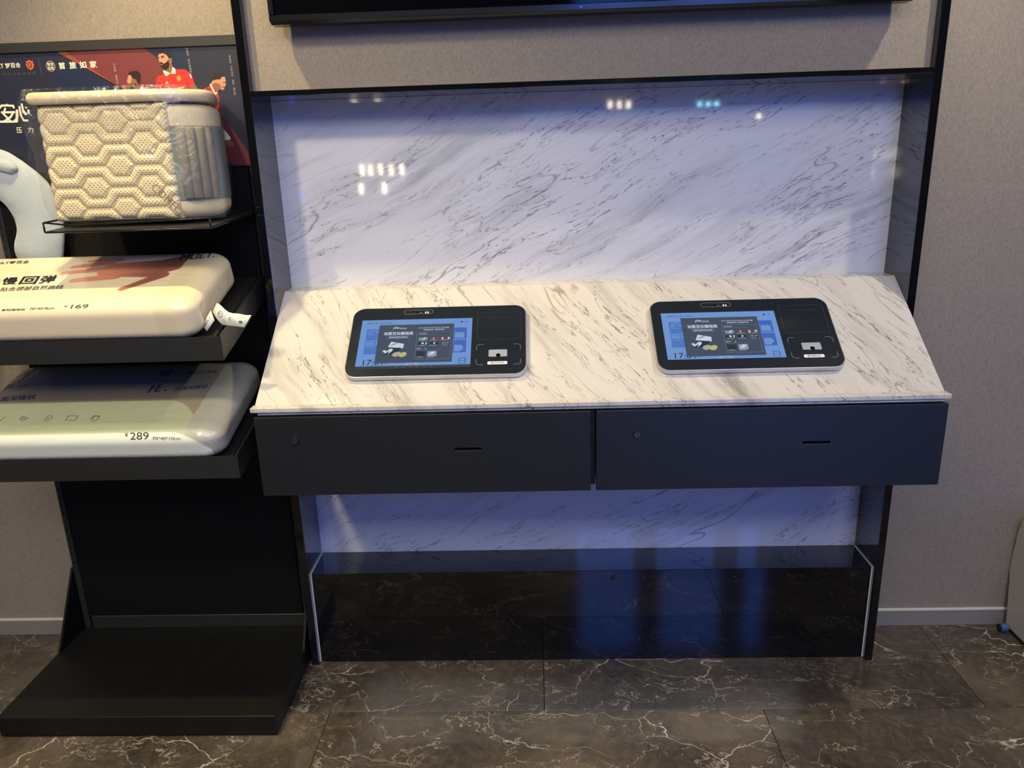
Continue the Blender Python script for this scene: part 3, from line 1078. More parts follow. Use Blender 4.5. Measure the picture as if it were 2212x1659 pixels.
# wire tray
bm = bmesh.new()
wx0, wx1, wyf, wyb = -0.441, -0.038, -0.205, YR - 0.001
tz0, tz1, bz0, bz1 = 1.389, 1.401, 1.366, 1.380
T = [(wx0, wyb, tz1), (wx0, wyf + .004, tz0), (wx0 + .004, wyf, tz0), (wx0 + 0.07, wyf, tz0 - 0.008), (wx1 - 0.09, wyf, tz0 - 0.002), (wx1 - .004, wyf, tz0), (wx1, wyf + .004, tz0), (wx1, wyb, tz1)]
add_tube(bm, T, 0.0022, 8)
B_ = [(wx0, wyb, bz1), (wx0, wyf + .004, bz0), (wx0 + .004, wyf, bz0), (wx1 - .004, wyf, bz0), (wx1, wyf + .004, bz0), (wx1, wyb, bz1)]
add_tube(bm, B_, 0.0022, 8)
for x in (wx0 + 0.001, wx1 - 0.001):
    add_tube(bm, [(x, wyf, bz0), (x, wyf, tz0)], 0.0022, 8)
bm_obj('wire_rim', bm, plain('black_wire', (40, 38, 34), 0.22, metal=0.6), rack, smooth=True)
bm = bmesh.new()
add_prism(bm, [(wx0 + 0.003, wyf + 0.004, bz0 + 0.0022), (wx0 + 0.003, wyb, bz1 + 0.0022), (wx0 + 0.003, wyb, bz1 + 0.0034), (wx0 + 0.003, wyf + 0.004, bz0 + 0.0034)], (wx1 - wx0 - 0.006, 0, 0))
bm_obj('tray_sheet', bm, M['rack'], rack)

# poster board
header = thing('poster', (-0.42, YR - 0.004, 1.50), 'navy and dark red printed poster of three footballers in red shirts, behind the bagged pillow', 'poster')
YP = YR - 0.0062
FP = Frame((0, YP, 0), (1, 0, 0), (0, 0, 1))
PX0, PX1 = -0.80, -0.010
zb, ztop = FP.at(545, 358)[1], FP.at(250, 107)[1]
box('poster_board', PX0, PX1, YP, YR - 0.0005, zb, ztop, plain('poster_navy', (38, 40, 56), 0.35, noise=0.05, nscale=3), header)
ht = FP.at(250, 85)[1]
fb = box('poster_top_frame', PX0, PX1, YP - 0.006, YR + 0.01, ztop + 0.0002, ht, M['rack'], header, 0.001)

P_RED = plain('poster_dark_red', (104, 50, 52), 0.35, noise=0.12, nscale=8)
P_RED2 = plain('poster_lit_red_edge', (132, 66, 54), 0.35, noise=0.1)
P_BLUE = plain('poster_deep_blue', (30, 40, 66), 0.35, noise=0.2, nscale=6)
P_CREAM = plain('poster_cream_print', (228, 220, 190), 0.4)
P_DIM = plain('poster_faint_print', (86, 84, 84), 0.4)
P_SKIN = plain('poster_skin', (182, 128, 96), 0.4, noise=0.15, nscale=60)
P_SKIND = plain('poster_shaded_skin', (128, 80, 56), 0.4, noise=0.15, nscale=60)
P_HAIR = plain('poster_hair', (26, 22, 20), 0.4)
P_SHIRT = plain('poster_red_shirt', (196, 42, 34), 0.4, noise=0.12, nscale=30)
P_SHIRTD = plain('poster_shirt_fold', (140, 28, 30), 0.4)
P_ORANGE = plain('poster_orange_crest', (206, 92, 48), 0.4)


def pp(ox, oy, k, pts):
    return [FP.at(ox + x / k, oy + y / k) for x, y in pts]


K6 = lambda pts: pp(230, 90, 6.703, pts)     # close view of the footballers
K5 = lambda pts: pp(0, 80, 6.381, pts)       # close view of the left half
flat('blue_band', FP, [K5([(1010, 370), (1659, 560), (1659, 780), (1000, 780), (700, 560)])], 0.0003, P_BLUE, header)
flat('blue_band', FP, [K6([(560, 98), (1100, 72), (1200, 500), (760, 260)])], 0.0003, P_BLUE, header)
flat('red_band', FP, [pp(0, 0, 1, [(122, 112), (312, 104), (345, 130), (370, 175), (345, 215), (300, 215), (262, 190)]), pp(0, 0, 1, [(430, 210), (470, 235), (535, 325), (542, 357), (505, 356), (440, 300)])], 0.0005, P_RED, header)
flat('red_edge', FP, [pp(0, 0, 1, [(122, 112), (140, 111), (285, 205), (262, 190)])], 0.0006, P_RED2, header)
# left footballer: looks left, head only above the bag
f1 = flat('left_player_face', FP, [K6([(318, 485), (360, 470), (430, 520), (440, 600), (470, 640), (520, 665), (460, 720), (405, 720), (415, 672), (350, 680), (335, 640), (318, 605), (298, 582)])], 0.0008, P_SKIND, header)
flat('lit_cheek', FP, [K6([(318, 490), (345, 480), (370, 540), (350, 600), (318, 605), (298, 582)])], 0.0009, P_SKIN, f1)
flat('hair', FP, [K6([(318, 480), (325, 445), (380, 425), (450, 425), (495, 460), (500, 530), (488, 610), (460, 600), (430, 545), (380, 530), (365, 490)])], 0.0010, P_HAIR, f1)
flat('beard', FP, [K6([(335, 640), (350, 680), (395, 684), (440, 640), (420, 600), (380, 625), (345, 620)])], 0.0010, P_HAIR, f1)
flat('collar', FP, [K6([(470, 716), (515, 655), (530, 665), (505, 716)])], 0.0010, P_CREAM, f1)
flat('shirt', FP, [K6([(505, 716), (530, 680), (600, 690), (618, 716)])], 0.0009, P_SHIRTD, f1)
# middle footballer: bearded, torso facing front, head turned left
b1 = flat('middle_player_shirt', FP, [K6([(730, 760), (720, 560), (740, 510), (830, 470), (1000, 400), (1130, 400), (1200, 440), (1250, 530), (1278, 600), (1230, 640), (1200, 640), (1220, 790), (900, 760)])], 0.0008, P_SHIRT, header)
flat('arm', FP, [K6([(1278, 605), (1310, 660), (1330, 720), (1320, 800), (1240, 790), (1200, 640), (1230, 640)])], 0.00075, P_SKIND, b1)
flat('shirt_fold', FP, [K6([(745, 560), (800, 640), (860, 640), (800, 720), (735, 715)]), K6([(1150, 540), (1180, 600), (1215, 780), (1180, 700)])], 0.0010, P_SHIRTD, b1, fine=True)
flat('neck', FP, [K6([(870, 350), (945, 300), (965, 380), (930, 450), (890, 470), (840, 420)])], 0.0010, P_SKIND, b1)
flat('face', FP, [K6([(760, 180), (850, 160), (910, 200), (945, 240), (950, 290), (910, 320), (880, 390), (800, 380), (775, 310), (765, 285), (748, 215)])], 0.0012, P_SKIN, b1)
flat('ear', FP, [circ(K6([(928, 265)])[0], 0.0030, 0.0050)], 0.0013, P_SKIND, b1)
flat('hair', FP, [K6([(735, 170), (745, 130), (800, 122), (890, 130), (940, 165), (955, 235), (925, 235), (905, 250), (890, 215), (860, 185), (800, 158), (760, 180)])], 0.0014, P_HAIR, b1)
flat('beard', FP, [K6([(775, 300), (800, 295), (830, 320), (870, 300), (905, 260), (915, 330), (900, 390), (850, 412), (810, 395), (785, 350)])], 0.0014, P_HAIR, b1)
flat('mouth', FP, [K6([(782, 325), (815, 322), (828, 335), (790, 346)])], 0.0016, P_SKIND, b1)
flat('eyes', FP, [K6([(752, 228), (772, 222), (772, 236), (756, 240)]), K6([(795, 222), (835, 215), (840, 226), (800, 238)]), K6([(790, 212), (845, 200), (845, 206), (795, 220)])], 0.0014, P_HAIR, b1, fine=True)
flat('collar', FP, [K6([(830, 405), (840, 420), (925, 455), (882, 500), (860, 495), (825, 440)]), K6([(960, 365), (1000, 395), (1005, 465), (940, 465)])], 0.0014, P_CREAM, b1)
flat('crest', FP, [circ(K6([(1052, 535)])[0], 0.0062, 0.0075)], 0.0011, P_ORANGE, b1)
flat('crest_ring', FP, ring(K6([(1052, 535)])[0], 0.0046, 0.0052, 20, k=1.2) + [circ(K6([(1052, 538)])[0], 0.0022, 0.0032)], 0.0013, plain('crest_gold', (225, 180, 60), .4), b1, fine=True)
flat('triangle_mark', FP, [K6([(855, 612), (878, 572), (900, 604)])], 0.0012, P_CREAM, b1)
flat('round_mark', FP, ring(K6([(915, 695)])[0], 0.0042, 0.0052, 20) + [K6([(898, 688), (932, 682), (932, 698), (898, 704)])], 0.0012, P_CREAM, b1, fine=True)
lettering_px('shirt_lettering', FP, [('TeamViewer', (230 + 948 / 6.703, 90 + 712 / 6.703), (230 + 1140 / 6.703, 90 + 668 / 6.703), (230 + 945 / 6.703, 90 + 676 / 6.703), 0.01)], 0.0013, P_CREAM, b1)
flat('sleeve_patch', FP, [K6([(1205, 470), (1222, 465), (1240, 520), (1222, 530)])], 0.0011, P_CREAM, b1)
# right footballer: looks right
c3 = flat('right_player_shirt', FP, [K6([(1350, 800), (1370, 740), (1420, 680), (1500, 640), (1560, 740), (1610, 720), (1630, 830), (1632, 960), (1610, 990), (1540, 900)])], 0.0008, P_SHIRT, header)
flat('face', FP, [K6([(1545, 560), (1600, 520), (1680, 500), (1722, 510), (1728, 570), (1732, 635), (1712, 650), (1708, 690), (1680, 702), (1640, 680), (1615, 720), (1560, 735), (1500, 625)])], 0.0010, P_SKIN, c3)
flat('cheek_shade', FP, [K6([(1600, 600), (1650, 620), (1660, 680), (1615, 720), (1560, 735), (1520, 640), (1560, 600)])], 0.0011, P_SKIND, c3)
flat('hair', FP, [K6([(1538, 545), (1535, 490), (1560, 455), (1640, 452), (1715, 480), (1725, 512), (1680, 505), (1640, 550), (1600, 545), (1560, 560)])], 0.0012, P_HAIR, c3)
flat('eyebrow', FP, [K6([(1688, 582), (1728, 588), (1728, 596), (1690, 594)]), K6([(1670, 655), (1708, 655), (1705, 664), (1675, 664)])], 0.0012, P_HAIR, c3, fine=True)
flat('collar', FP, [K6([(1500, 610), (1520, 625), (1580, 740), (1605, 725), (1608, 750), (1575, 770), (1530, 690), (1496, 625)])], 0.0012, P_CREAM, c3)
flat('shoulder_stripes', FP, [K6([(1410 + 22 * k, 770 + 9 * k), (1462 + 20 * k, 662 + 8 * k), (1472 + 20 * k, 664 + 8 * k), (1422 + 22 * k, 774 + 9 * k)]) for k in range(3)], 0.0012, P_HAIR, c3, fine=True)
flat('sleeve_and_hand', FP, [K6([(1685, 1255), (1720, 1290), (1800, 1390), (1790, 1420), (1710, 1430), (1690, 1350)])], 0.0010, P_CREAM, c3)
flat('hand', FP, [K6([(1712, 1432), (1790, 1420), (1855, 1480), (1840, 1515), (1770, 1520), (1720, 1470)])], 0.0010, P_SKIND, c3)


def line5(s, a, b, c, bold=0.0):
    f = lambda p: (p[0] / 6.381, 80 + p[1] / 6.381)
    return (s, f(a), f(b), f(c), bold)


lettering_px('cream_lettering', FP, [
    line5('LY', (-20, 432), (60, 428), (-20, 365), 0.01), line5('梦百合', (80, 432), (292, 420), (78, 360), 0.02),
    line5('首', (822, 446), (910, 440), (815, 350), 0.02), line5('旅', (965, 440), (1060, 436), (958, 340), 0.02),
    line5('如', (1108, 434), (1200, 428), (1100, 336), 0.02), line5('家', (1248, 428), (1342, 424), (1240, 330), 0.02),
    line5('压', (238, 1325), (312, 1322), (226, 1245), 0.01), line5('力', (390, 1320), (470, 1316), (385, 1245), 0.01)], 0.0006, P_CREAM, header)
# large outlined slogan characters, drawn as strokes
S = 0.0052
sg = []
for pl in [[(0, 975), (25, 945), (90, 945), (98, 935), (115, 945), (185, 948), (192, 975)], [(25, 1040), (205, 1035)], [(75, 985), (50, 1060), (150, 1160)], [(185, 1040), (150, 1100), (60, 1165), (-10, 1168)], [(-10, 1168), (100, 1168), (235, 1165), (245, 1090), (242, 1010)],
           [(235, 1010), (230, 1130), (200, 1165)], [(270, 960), (290, 1080), (330, 1150), (385, 1150)], [(300, 925), (325, 1020), (360, 1060)], [(395, 1010), (400, 1050)]]:
    sg += stroke(K5(pl), S)
flat('slogan', FP, sg, 0.0007, P_CREAM, header, fine=True)
lettering_px('faint_lettering', FP, [line5('全 球 官 方 合 作 伙 伴', (-30, 532), (500, 516), (-30, 497))], 0.0006, P_DIM, header)
flat('divider_line', FP, stroke(K5([(530, 292), (582, 528)]), 0.0011), 0.0006, P_DIM, header)
cc = K5([(415, 385)])[0]
cr_ = flat('club_crest', FP, [[(cc[0] + a * 0.0115, cc[1] + b2 * 0.0125) for a, b2 in [(0, 1), (.45, .7), (.9, .75), (.7, .3), (1.0, 0), (.8, -.3), (.6, -.7), (0, -1), (-.6, -.7), (-.8, -.3), (-1, 0), (-.7, .3), (-.9, .75), (-.45, .7)]]], 0.0006, P_ORANGE, header)
flat('crest_middle', FP, [circ((cc[0] - .0005, cc[1]), 0.0055, 0.0075)], 0.0008, plain('crest_brown', (86, 44, 30), .4), cr_)
flat('crest_figure', FP, [circ((cc[0] - .0005, cc[1]), 0.0024, 0.0052)], 0.0010, P_ORANGE, cr_)
c2 = K5([(700, 402)])[0]
seal = ring(c2, 0.0112, 0.0119, 30, k=1.07)
lettering('seal_characters', FP, [('首旅', (c2[0] - .0085, c2[1] + .0005), (c2[0] + .0085, c2[1] + .0005), .0085, 0.01), ('如家', (c2[0] - .0085, c2[1] - .0092), (c2[0] + .0085, c2[1] - .0092), .0085, 0.01)], 0.0006, P_CREAM, header)
flat('seal_ring', FP, seal, 0.0006, P_CREAM, header)


def vertical_text(s, a, b, size):
    """characters one below the other from pixel a to pixel b"""
    A, B = np.array(FP.at(*a)), np.array(FP.at(*b))
    n = len(s)
    out = []
    for i, ch in enumerate(s):
        if ch == '·':
            continue
        c = A + (B - A) * (i + 0.5) / n
        out.append((ch, (c[0] - size / 2, c[1] - size / 2), (c[0] + size / 2, c[1] - size / 2), size, 0.0))
    return out


vt = vertical_text('卡洛斯·恩里克·卡塞', (246, 136), (258, 200), 0.0062) + vertical_text('布鲁诺·费尔南德斯', (403, 102), (413, 158), 0.0058) + vertical_text('安东尼·马特乌斯·多斯·桑托斯', (496, 119), (508, 206), 0.0060)
lettering('name_lettering', FP, vt, 0.0007, plain('poster_grey_print', (150, 148, 140), .4), header)

# ------------------------------------------------------------------ soft rounded bodies with printed colour
def vcol_mat(name, rough=0.4, coat=0.0, coat_rough=0.08, wr=0.0, wscale=18.0, wstretch=(1, 1, 1), dist=0.006, spec=0.4):
    m, nt, b = newmat(name)
    at_ = N(nt, 'ShaderNodeVertexColor')
    at_.layer_name = 'print'
    nt.links.new(at_.outputs[0], b.inputs['Base Color'])
    b.inputs['Roughness'].default_value = rough
    b.inputs['Specular IOR Level'].default_value = spec
    b.inputs['Coat Weight'].default_value = coat
    b.inputs['Coat Roughness'].default_value = coat_rough
    if wr > 0:
        tc = N(nt, 'ShaderNodeTexCoord')
        mp_ = N(nt, 'ShaderNodeMapping')
        mp_.inputs['Scale'].default_value = wstretch
        nt.links.new(tc.outputs['Object'], mp_.inputs[0])
        nz = noise_at(nt, mp_.outputs[0], wscale, 4.0, 0.5, dist=1.2)
        bp = N(nt, 'ShaderNodeBump', i_Strength=wr, i_Distance=dist)
        nt.links.new(nz, bp.inputs['Height'])
        nt.links.new(bp.outputs[0], b.inputs['Coat Normal'])
        bp2 = N(nt, 'ShaderNodeBump', i_Strength=wr * 0.15, i_Distance=dist)
        nt.links.new(nz, bp2.inputs['Height'])
        nt.links.new(bp2.outputs[0], b.inputs['Normal'])
    return m


def soft_box(name, hx, hy, hz, r, div, mat, parent, colf=None, sag=0.0, bulge=0.0, local=True):
    """rounded box, local coordinates, base at z=0; r = per-axis edge radii; colf(P)->rgb array (linear)"""
    V = []
    Fc = []
    nx, ny, nz = div

    def face(o, u, v, nu, nv):
        b0 = len(V)
        for i in range(nu + 1):
            for j in range(nv + 1):
                V.append(o + u * (i / nu) + v * (j / nv))
        for i in range(nu):
            for j in range(nv):
                a = b0 + i * (nv + 1) + j
                Fc.append((a, a + nv + 1, a + nv + 2, a + 1))
    A = lambda *p: np.array(p, float)
    face(A(-hx, -hy, hz), A(2 * hx, 0, 0), A(0, 2 * hy, 0), nx, ny)
    face(A(-hx, hy, -hz), A(2 * hx, 0, 0), A(0, -2 * hy, 0), nx, ny)
    face(A(-hx, -hy, -hz), A(2 * hx, 0, 0), A(0, 0, 2 * hz), nx, nz)
    face(A(hx, hy, -hz), A(-2 * hx, 0, 0), A(0, 0, 2 * hz), nx, nz)
    face(A(hx, -hy, -hz), A(0, 2 * hy, 0), A(0, 0, 2 * hz), ny, nz)
    face(A(-hx, hy, -hz), A(0, -2 * hy, 0), A(0, 0, 2 * hz), ny, nz)
    P = np.array(V)
    r = np.array(r, float)
    h = np.array([hx, hy, hz])
    inner = np.clip(P, -(h - r), h - r)
    d = (P - inner) / r
    ln = np.linalg.norm(d, axis=1)
    m_ = ln > 1e-9
    mx = np.abs(d).max(axis=1)
    # cube corner to sphere, keeps spacing even
    dn = d.copy()
    dn[m_] = d[m_] / ln[m_][:, None]
    P = inner + dn * r
    if bulge:
        k = (1 - (P[:, 0] / hx) ** 4) * (1 - (P[:, 1] / hy) ** 4)
        P[:, 2] += np.where(P[:, 2] > 0, 1, 0) * bulge * k
    if colf is not None:
        col = colf(P)
    P[:, 2] += hz
    me = bpy.data.meshes.new(name)
    me.from_pydata([tuple(p) for p in P], [], Fc)
    if colf is not None:
        ca = me.color_attributes.new('print', 'FLOAT_COLOR', 'POINT')
        arr = np.concatenate([col, np.ones((len(P), 1))], axis=1).astype(np.float32)
        ca.data.foreach_set('color', arr.ravel())
    bm = bmesh.new()
    bm.from_mesh(me)
    bmesh.ops.remove_doubles(bm, verts=bm.verts[:], dist=0.00005)
    bmesh.ops.recalc_face_normals(bm, faces=bm.faces[:])
    bm.to_mesh(me)
    bm.free()
    for p in me.polygons: p.use_smooth = True
    return link(name, me, mat, parent, local=True)


L3 = lambda c: np.array(lin(c)[:3])


def sstep(x, a, b):
    t = np.clip((x - a) / (b - a), 0, 1)
    return t * t * (3 - 2 * t)


def paint(col, mask, c):
    return col * (1 - mask[:, None]) + L3(c)[None] * mask[:, None]


def caps(x, y, a, b, ra, rb, soft=0.002):
    """soft mask of a tapered capsule"""
    ax, ay = a
    bx, by = b
    dx, dy = bx - ax, by - ay
    t = np.clip(((x - ax) * dx + (y - ay) * dy) / (dx * dx + dy * dy), 0, 1)
    d = np.hypot(x - ax - t * dx, y - ay - t * dy) - (ra + (rb - ra) * t)
    return 1 - sstep(d, -soft, soft)


# ---- upper packed pillow ------------------------------------------------
def place_pillow(name, label, x0, x1, yf, z0, tilt, depth, thick):
    hx, hy, hz = (x1 - x0) / 2, depth / 2, thick / 2
    t = thing(name, ((x0 + x1) / 2, yf + hy * math.cos(tilt), z0 + hy * math.sin(tilt)), label, 'pillow', rot=(tilt, 0, 0))
    return t, hx, hy, hz


T2 = math.radians(17.8)
p2, hx, hy, hz = place_pillow('packed_pillow', 'long cream foam pillow in clear wrap priced 169, hand printed on top, upper shelf', -0.785, -0.085, -0.244, 1.0955, T2, 0.314, 0.111)
C2 = np.array(list(p2.location))
U2 = np.array([1, 0, 0])
V2 = np.array([0, math.cos(T2), math.sin(T2)])
F2 = Frame(C2 + np.cross(U2, V2) * 0.111, U2, V2)      # top print plane


def col2(P):
    x, y, z = P[:, 0], P[:, 1], P[:, 2]
    c = np.tile(L3((230, 213, 172)), (len(P), 1))
    top = sstep(z, 0.036, 0.046)
    # clear margin at the right end: plain foam
    prn = 1 - sstep(x, 0.255, 0.258)
    c = paint(c, prn * (y > -0.5), (238, 220, 182))
    def h(px, py):
        return F2.at(px, py)
    skin = (226, 142, 112)
    skd = (150, 92, 78)
    m = np.zeros(len(P))
    # the pressing hand: wrist comes from the upper right, fingers point left
    seg = [((160, 606), (250, 597), .012, .016), ((138, 590), (240, 580), .010, .015), ((160, 577), (240, 567), .010, .015), ((197, 564), (260, 561), .009, .012),
           ((246, 583), (330, 580), .040, .050), ((330, 580), (440, 556), .046, .032), ((264, 624), (350, 594), .010, .018)]
    for a, b_2, ra, rb in seg:
        m = np.maximum(m, caps(x, y, h(*a), h(*b_2), ra, rb, 0.0015))
    xw = h(300, 590)[0]
    cc_ = L3(skin)[None] * (1 - sstep(x, xw - .10, xw + .05))[:, None] + L3(skd)[None] * sstep(x, xw - .10, xw + .05)[:, None]
    mm = (m * top * prn)[:, None]
    c = c * (1 - mm) + cc_ * mm
    # grey side of the printed picture, right of the hand
    return c


SURF2 = vcol_mat('cream_pillow_wrap', 0.45, coat=1.0, coat_rough=0.045, wr=0.5, wscale=9.0, wstretch=(1, 2.5, 2.5), dist=0.008)
BODY2 = soft_box('wrapped_foam', hx, hy, hz, (0.055, 0.045, 0.036), (360, 180, 24), SURF2, p2, col2)
# printed words on top
def rel(parent):
    return parent


def world_to_parent(o, parent):
    """move a part built in world space into a rotated parent's space"""
    if isinstance(o, list):
        for x in o: world_to_parent(x, parent)
        return o
    M_ = Matrix.LocRotScale(parent.location, parent.rotation_euler, None)
    o.data.transform(Matrix.Translation(wloc(parent)))
    o.data.transform(M_.inverted())
    return o


def f2z(px, py):
    return (px / 7.373, 540 + py / 7.373)


it = lambda s, a, b, c, bold=0.0: (s, f2z(*a), f2z(*b), f2z(*c), bold)
nrm2 = np.cross(U2, V2)
from mathutils.bvhtree import BVHTree


def skin_of(parent, child):
    """ray-castable copy of a soft body in world space"""
    Mx = Matrix.LocRotScale(parent.location, parent.rotation_euler, None)
    return BVHTree.FromPolygons([Mx @ v.co for v in child.data.vertices], [list(p.vertices) for p in child.data.polygons])


def print_on(name, skin, items, mat, parent, lift=0.0006):
    """lettering laid onto a curved skin; each item: text, where its baseline starts, ends, and the top of its start"""
    Mi = Matrix.LocRotScale(parent.location, parent.rotation_euler, None).inverted()
    out = []
    for it_ in items:
        s, a, b2, c = it_[:4]
        vs, fs = text_geo(s, it_[4] if len(it_) > 4 else 0.0)
        lo, hi = vs.min(0), vs.max(0)
        uv = (vs - lo) / (hi - lo)
        bm = bmesh.new()
        per = max(1, len(uv) // (5 if len(it_) > 4 and it_[4] > 0 else 1))
        bv = [bm.verts.new((u[0], u[1], 0.00003 * (iu // per))) for iu, u in enumerate(uv)]
        for f in fs:
            try: bm.faces.new([bv[i] for i in f])
            except ValueError: pass
        for k in range(1, 10):
            bmesh.ops.bisect_plane(bm, geom=bm.verts[:] + bm.edges[:] + bm.faces[:], plane_co=(0, k / 10, 0), plane_no=(0, 1, 0))
        nxx = max(4, int(abs(b2[0] - a[0]) / 5))
        for k in range(1, nxx):
            bmesh.ops.bisect_plane(bm, geom=bm.verts[:] + bm.edges[:] + bm.faces[:], plane_co=(k / nxx, 0, 0), plane_no=(1, 0, 0))
        bad = []
        for v in bm.verts:
            px = a[0] + (b2[0] - a[0]) * v.co.x + (c[0] - a[0]) * v.co.y
            py = a[1] + (b2[1] - a[1]) * v.co.x + (c[1] - a[1]) * v.co.y
            r = CM @ np.array([(px - 1106) / FPX, 1, -(py - 829.5) / FPX])
            loc, nrm, ix, dist = skin.ray_cast(Vector(CAM.tolist()), Vector(r.tolist()).normalized())
            if loc is None:
                bad.append(v)
                continue
            if nrm.dot(Vector(r.tolist())) > 0: nrm = -nrm
            v.co = Mi @ (loc + nrm * (lift + v.co.z))
        bmesh.ops.delete(bm, geom=bad, context='VERTS')
        me = bpy.data.meshes.new(name)
        bm.to_mesh(me)
        bm.free()
        out.append(link(name, me, mat, parent, local=True))
    return out


# front face plane of pillow 2, leaning with the tilt
SK2 = skin_of(p2, BODY2)
print_on('top_lettering', SK2, [
    it('合', (-130, 568), (-20, 562), (-80, 440), 0.03), it('慢', (10, 560), (250, 552), (70, 440), 0.03), it('回', (285, 552), (560, 545), (375, 425), 0.03), it('弹', (600, 540), (850, 520), (690, 415), 0.03),
    it('贴合颈部自然曲线', (-10, 665), (990, 622), (30, 600), 0.006)], M['ink'], p2)
print_on('brand_lettering', SK2, [it('ILY梦百合', (0, 232), (455, 215), (25, 185), 0.015), ('MLILY.', (386, 563), (462, 556), (395, 550), 0.012)], M['navyink'], p2)
print_on('price_lettering', SK2, [it('¥', (1010, 915), (1075, 908), (1030, 885), 0.0), it('169', (1120, 935), (1390, 928), (1150, 872), 0.0), it('基础睡眠枕', (20, 975), (400, 965), (35, 940), 0.005), it('70*40*8cm', (470, 958), (860, 944), (485, 920), 0.003)], M['ink'], p2)

# care label sticking out of the right-hand side
def ribbon(name, pts_a, pts_b, mat, parent, th=0.0006):
    bm = bmesh.new()
    A = [bm.verts.new(p) for p in pts_a]
    B = [bm.verts.new(p) for p in pts_b]
    for i in range(len(A) - 1):
        bm.faces.new([A[i], B[i], B[i + 1], A[i + 1]])
    o = bm_obj(name, bm, mat, parent, smooth=True)
    md = o.modifiers.new('thickness', 'SOLIDIFY')
    md.thickness = th
    return o


FT = Frame((-0.07, -0.20, 1.15), (1, 0.0, 0), (0, 0.35, 1))


def ft(px, py, lift=0.0):
    a, b2 = FT.at(420 + px / 15.8, 640 + py / 15.8)
    return FT.w(a, b2, lift)


top_e = [(760, 230), (850, 262), (960, 345), (1060, 450), (1180, 545), (1300, 578), (1500, 590), (1760, 645), (1965, 650)]
bot_e = [(620, 520), (680, 620), (760, 730), (850, 850), (930, 945), (985, 985), (1200, 1000), (1450, 1030), (1720, 1070)]
lft = [0.0, 0.004, 0.006, 0.005, 0.002, 0.0, 0.0, 0.002, 0.004]
M['tagcloth'] = plain('white_label_cloth', (222, 216, 198), 0.6)
lab = ribbon('care_label', [ft(*p, l) for p, l in zip(top_e, lft)], [ft(*p, l) for p, l in zip(bot_e, lft)], M['tagcloth'], p2)
lab.data.transform(Matrix.Translation(wloc(p2)))
lab.data.transform(Matrix.LocRotScale(p2.location, p2.rotation_euler, None).inverted())
lab2 = ribbon('brand_label', [ft(605, 500, .008), ft(450, 760, .008), ft(285, 1000, .006)], [ft(735, 830, .008), ft(610, 1010, .008), ft(465, 1205, .006)], M['tagcloth'], p2)
lab2.data.transform(Matrix.Translation(wloc(p2)))
lab2.data.transform(Matrix.LocRotScale(p2.location, p2.rotation_euler, None).inverted())
tq = lambda px, py: FT.at(420 + px / 15.8, 640 + py / 15.8)
rr_ = ring(tq(915, 620), 0.0052, 0.0062, 24, k=1.25)
o = flat('round_marks', FT, rr_ + ring(tq(1270, 785), 0.0062, 0.0072, 24, k=.62) + stroke([tq(1000, 850), tq(1120, 640)], 0.0007) + stroke([tq(1400, 905), tq(1520, 700)], 0.0007) + stroke([tq(1730, 915), tq(1820, 770)], 0.0007) + stroke([tq(1575, 800), tq(1630, 705)], 0.0007) + stroke([tq(1690, 810), tq(1745, 740)], 0.0007), 0.0062, M['navyink'], p2, fine=True)
world_to_parent(o, p2)
o = lettering_px('round_letters', FT, [('e', (420 + 880 / 15.8, 640 + 650 / 15.8), (420 + 950 / 15.8, 640 + 640 / 15.8), (420 + 870 / 15.8, 640 + 580 / 15.8), 0.0), ('e', (420 + 1230 / 15.8, 640 + 830 / 15.8), (420 + 1320 / 15.8, 640 + 820 / 15.8), (420 + 1230 / 15.8, 640 + 750 / 15.8), 0.0),
                                      ('MLILY', (420 + 410 / 15.8, 640 + 1050 / 15.8), (420 + 630 / 15.8, 640 + 730 / 15.8), (420 + 375 / 15.8, 640 + 1010 / 15.8), 0.02)], 0.0100, M['navyink'], p2)
world_to_parent(o, p2)
o = flat('green_mark', FT, [circ(tq(1605, 885), 0.0052, 0.0032)], 0.0062, plain('teal_print', (28, 92, 84), .5), p2)
world_to_parent(o, p2)

# ---- lower packed pillow ------------------------------------------------
T3 = math.radians(16.8)
p3, hx3, hy3, hz3 = place_pillow('packed_pillow', 'pale green and blue foam pillow in clear wrap priced 289 on the lower shelf', -0.765, -0.066, -0.2475, 0.7850, T3, 0.366, 0.0965)
C3 = np.array(list(p3.location))
V3 = np.array([0, math.cos(T3), math.sin(T3)])
nrm3 = np.cross(U2, V3)
F3 = Frame(C3 + nrm3 * 0.0965, U2, V3)


def col3(P):
    x, y, z = P[:, 0], P[:, 1], P[:, 2]
    c = np.tile(L3((170, 168, 152)), (len(P), 1))
    mar = sstep(x, 0.262, 0.264)                # clear margin at the right end
    h = lambda px, py: F3.at(px, py)
    # printed bands follow a curve that drops towards the right end
    xe = 0.262
    drop = 0.07 * np.clip((x - (xe - 0.10)) / 0.10, 0, 1) ** 2.2
    yy = y + drop
    y1 = h(300, 838)[1]
    y2_ = h(300, 866)[1]
    tiltx = (x - h(300, 840)[0]) * 0.10
    g = paint(c, np.ones(len(P)) * (1 - mar), (176, 180, 146))
    g = paint(g, sstep(yy + 0 * tiltx, y2_ - .001, y2_ + .001) * (1 - mar), (150, 140, 118))
    g = paint(g, sstep(yy, y1 - .001, y1 + .001) * (1 - mar), (138, 136, 122))
    # white front panel below the crease
    zc = 0.012
    dropz = 0.055 * np.clip((x - 0.22) / 0.10, 0, 1) ** 1.8
    fr = (1 - sstep(z + (y + hy3) * 0.75 + dropz, 0.0490, 0.0570)) * (x < 0.32)
    g = paint(g, fr, (226, 228, 208))
    # cream bottom edge
    g = paint(g, 1 - sstep(z, -0.030, -0.028), (206, 194, 168))
    return g


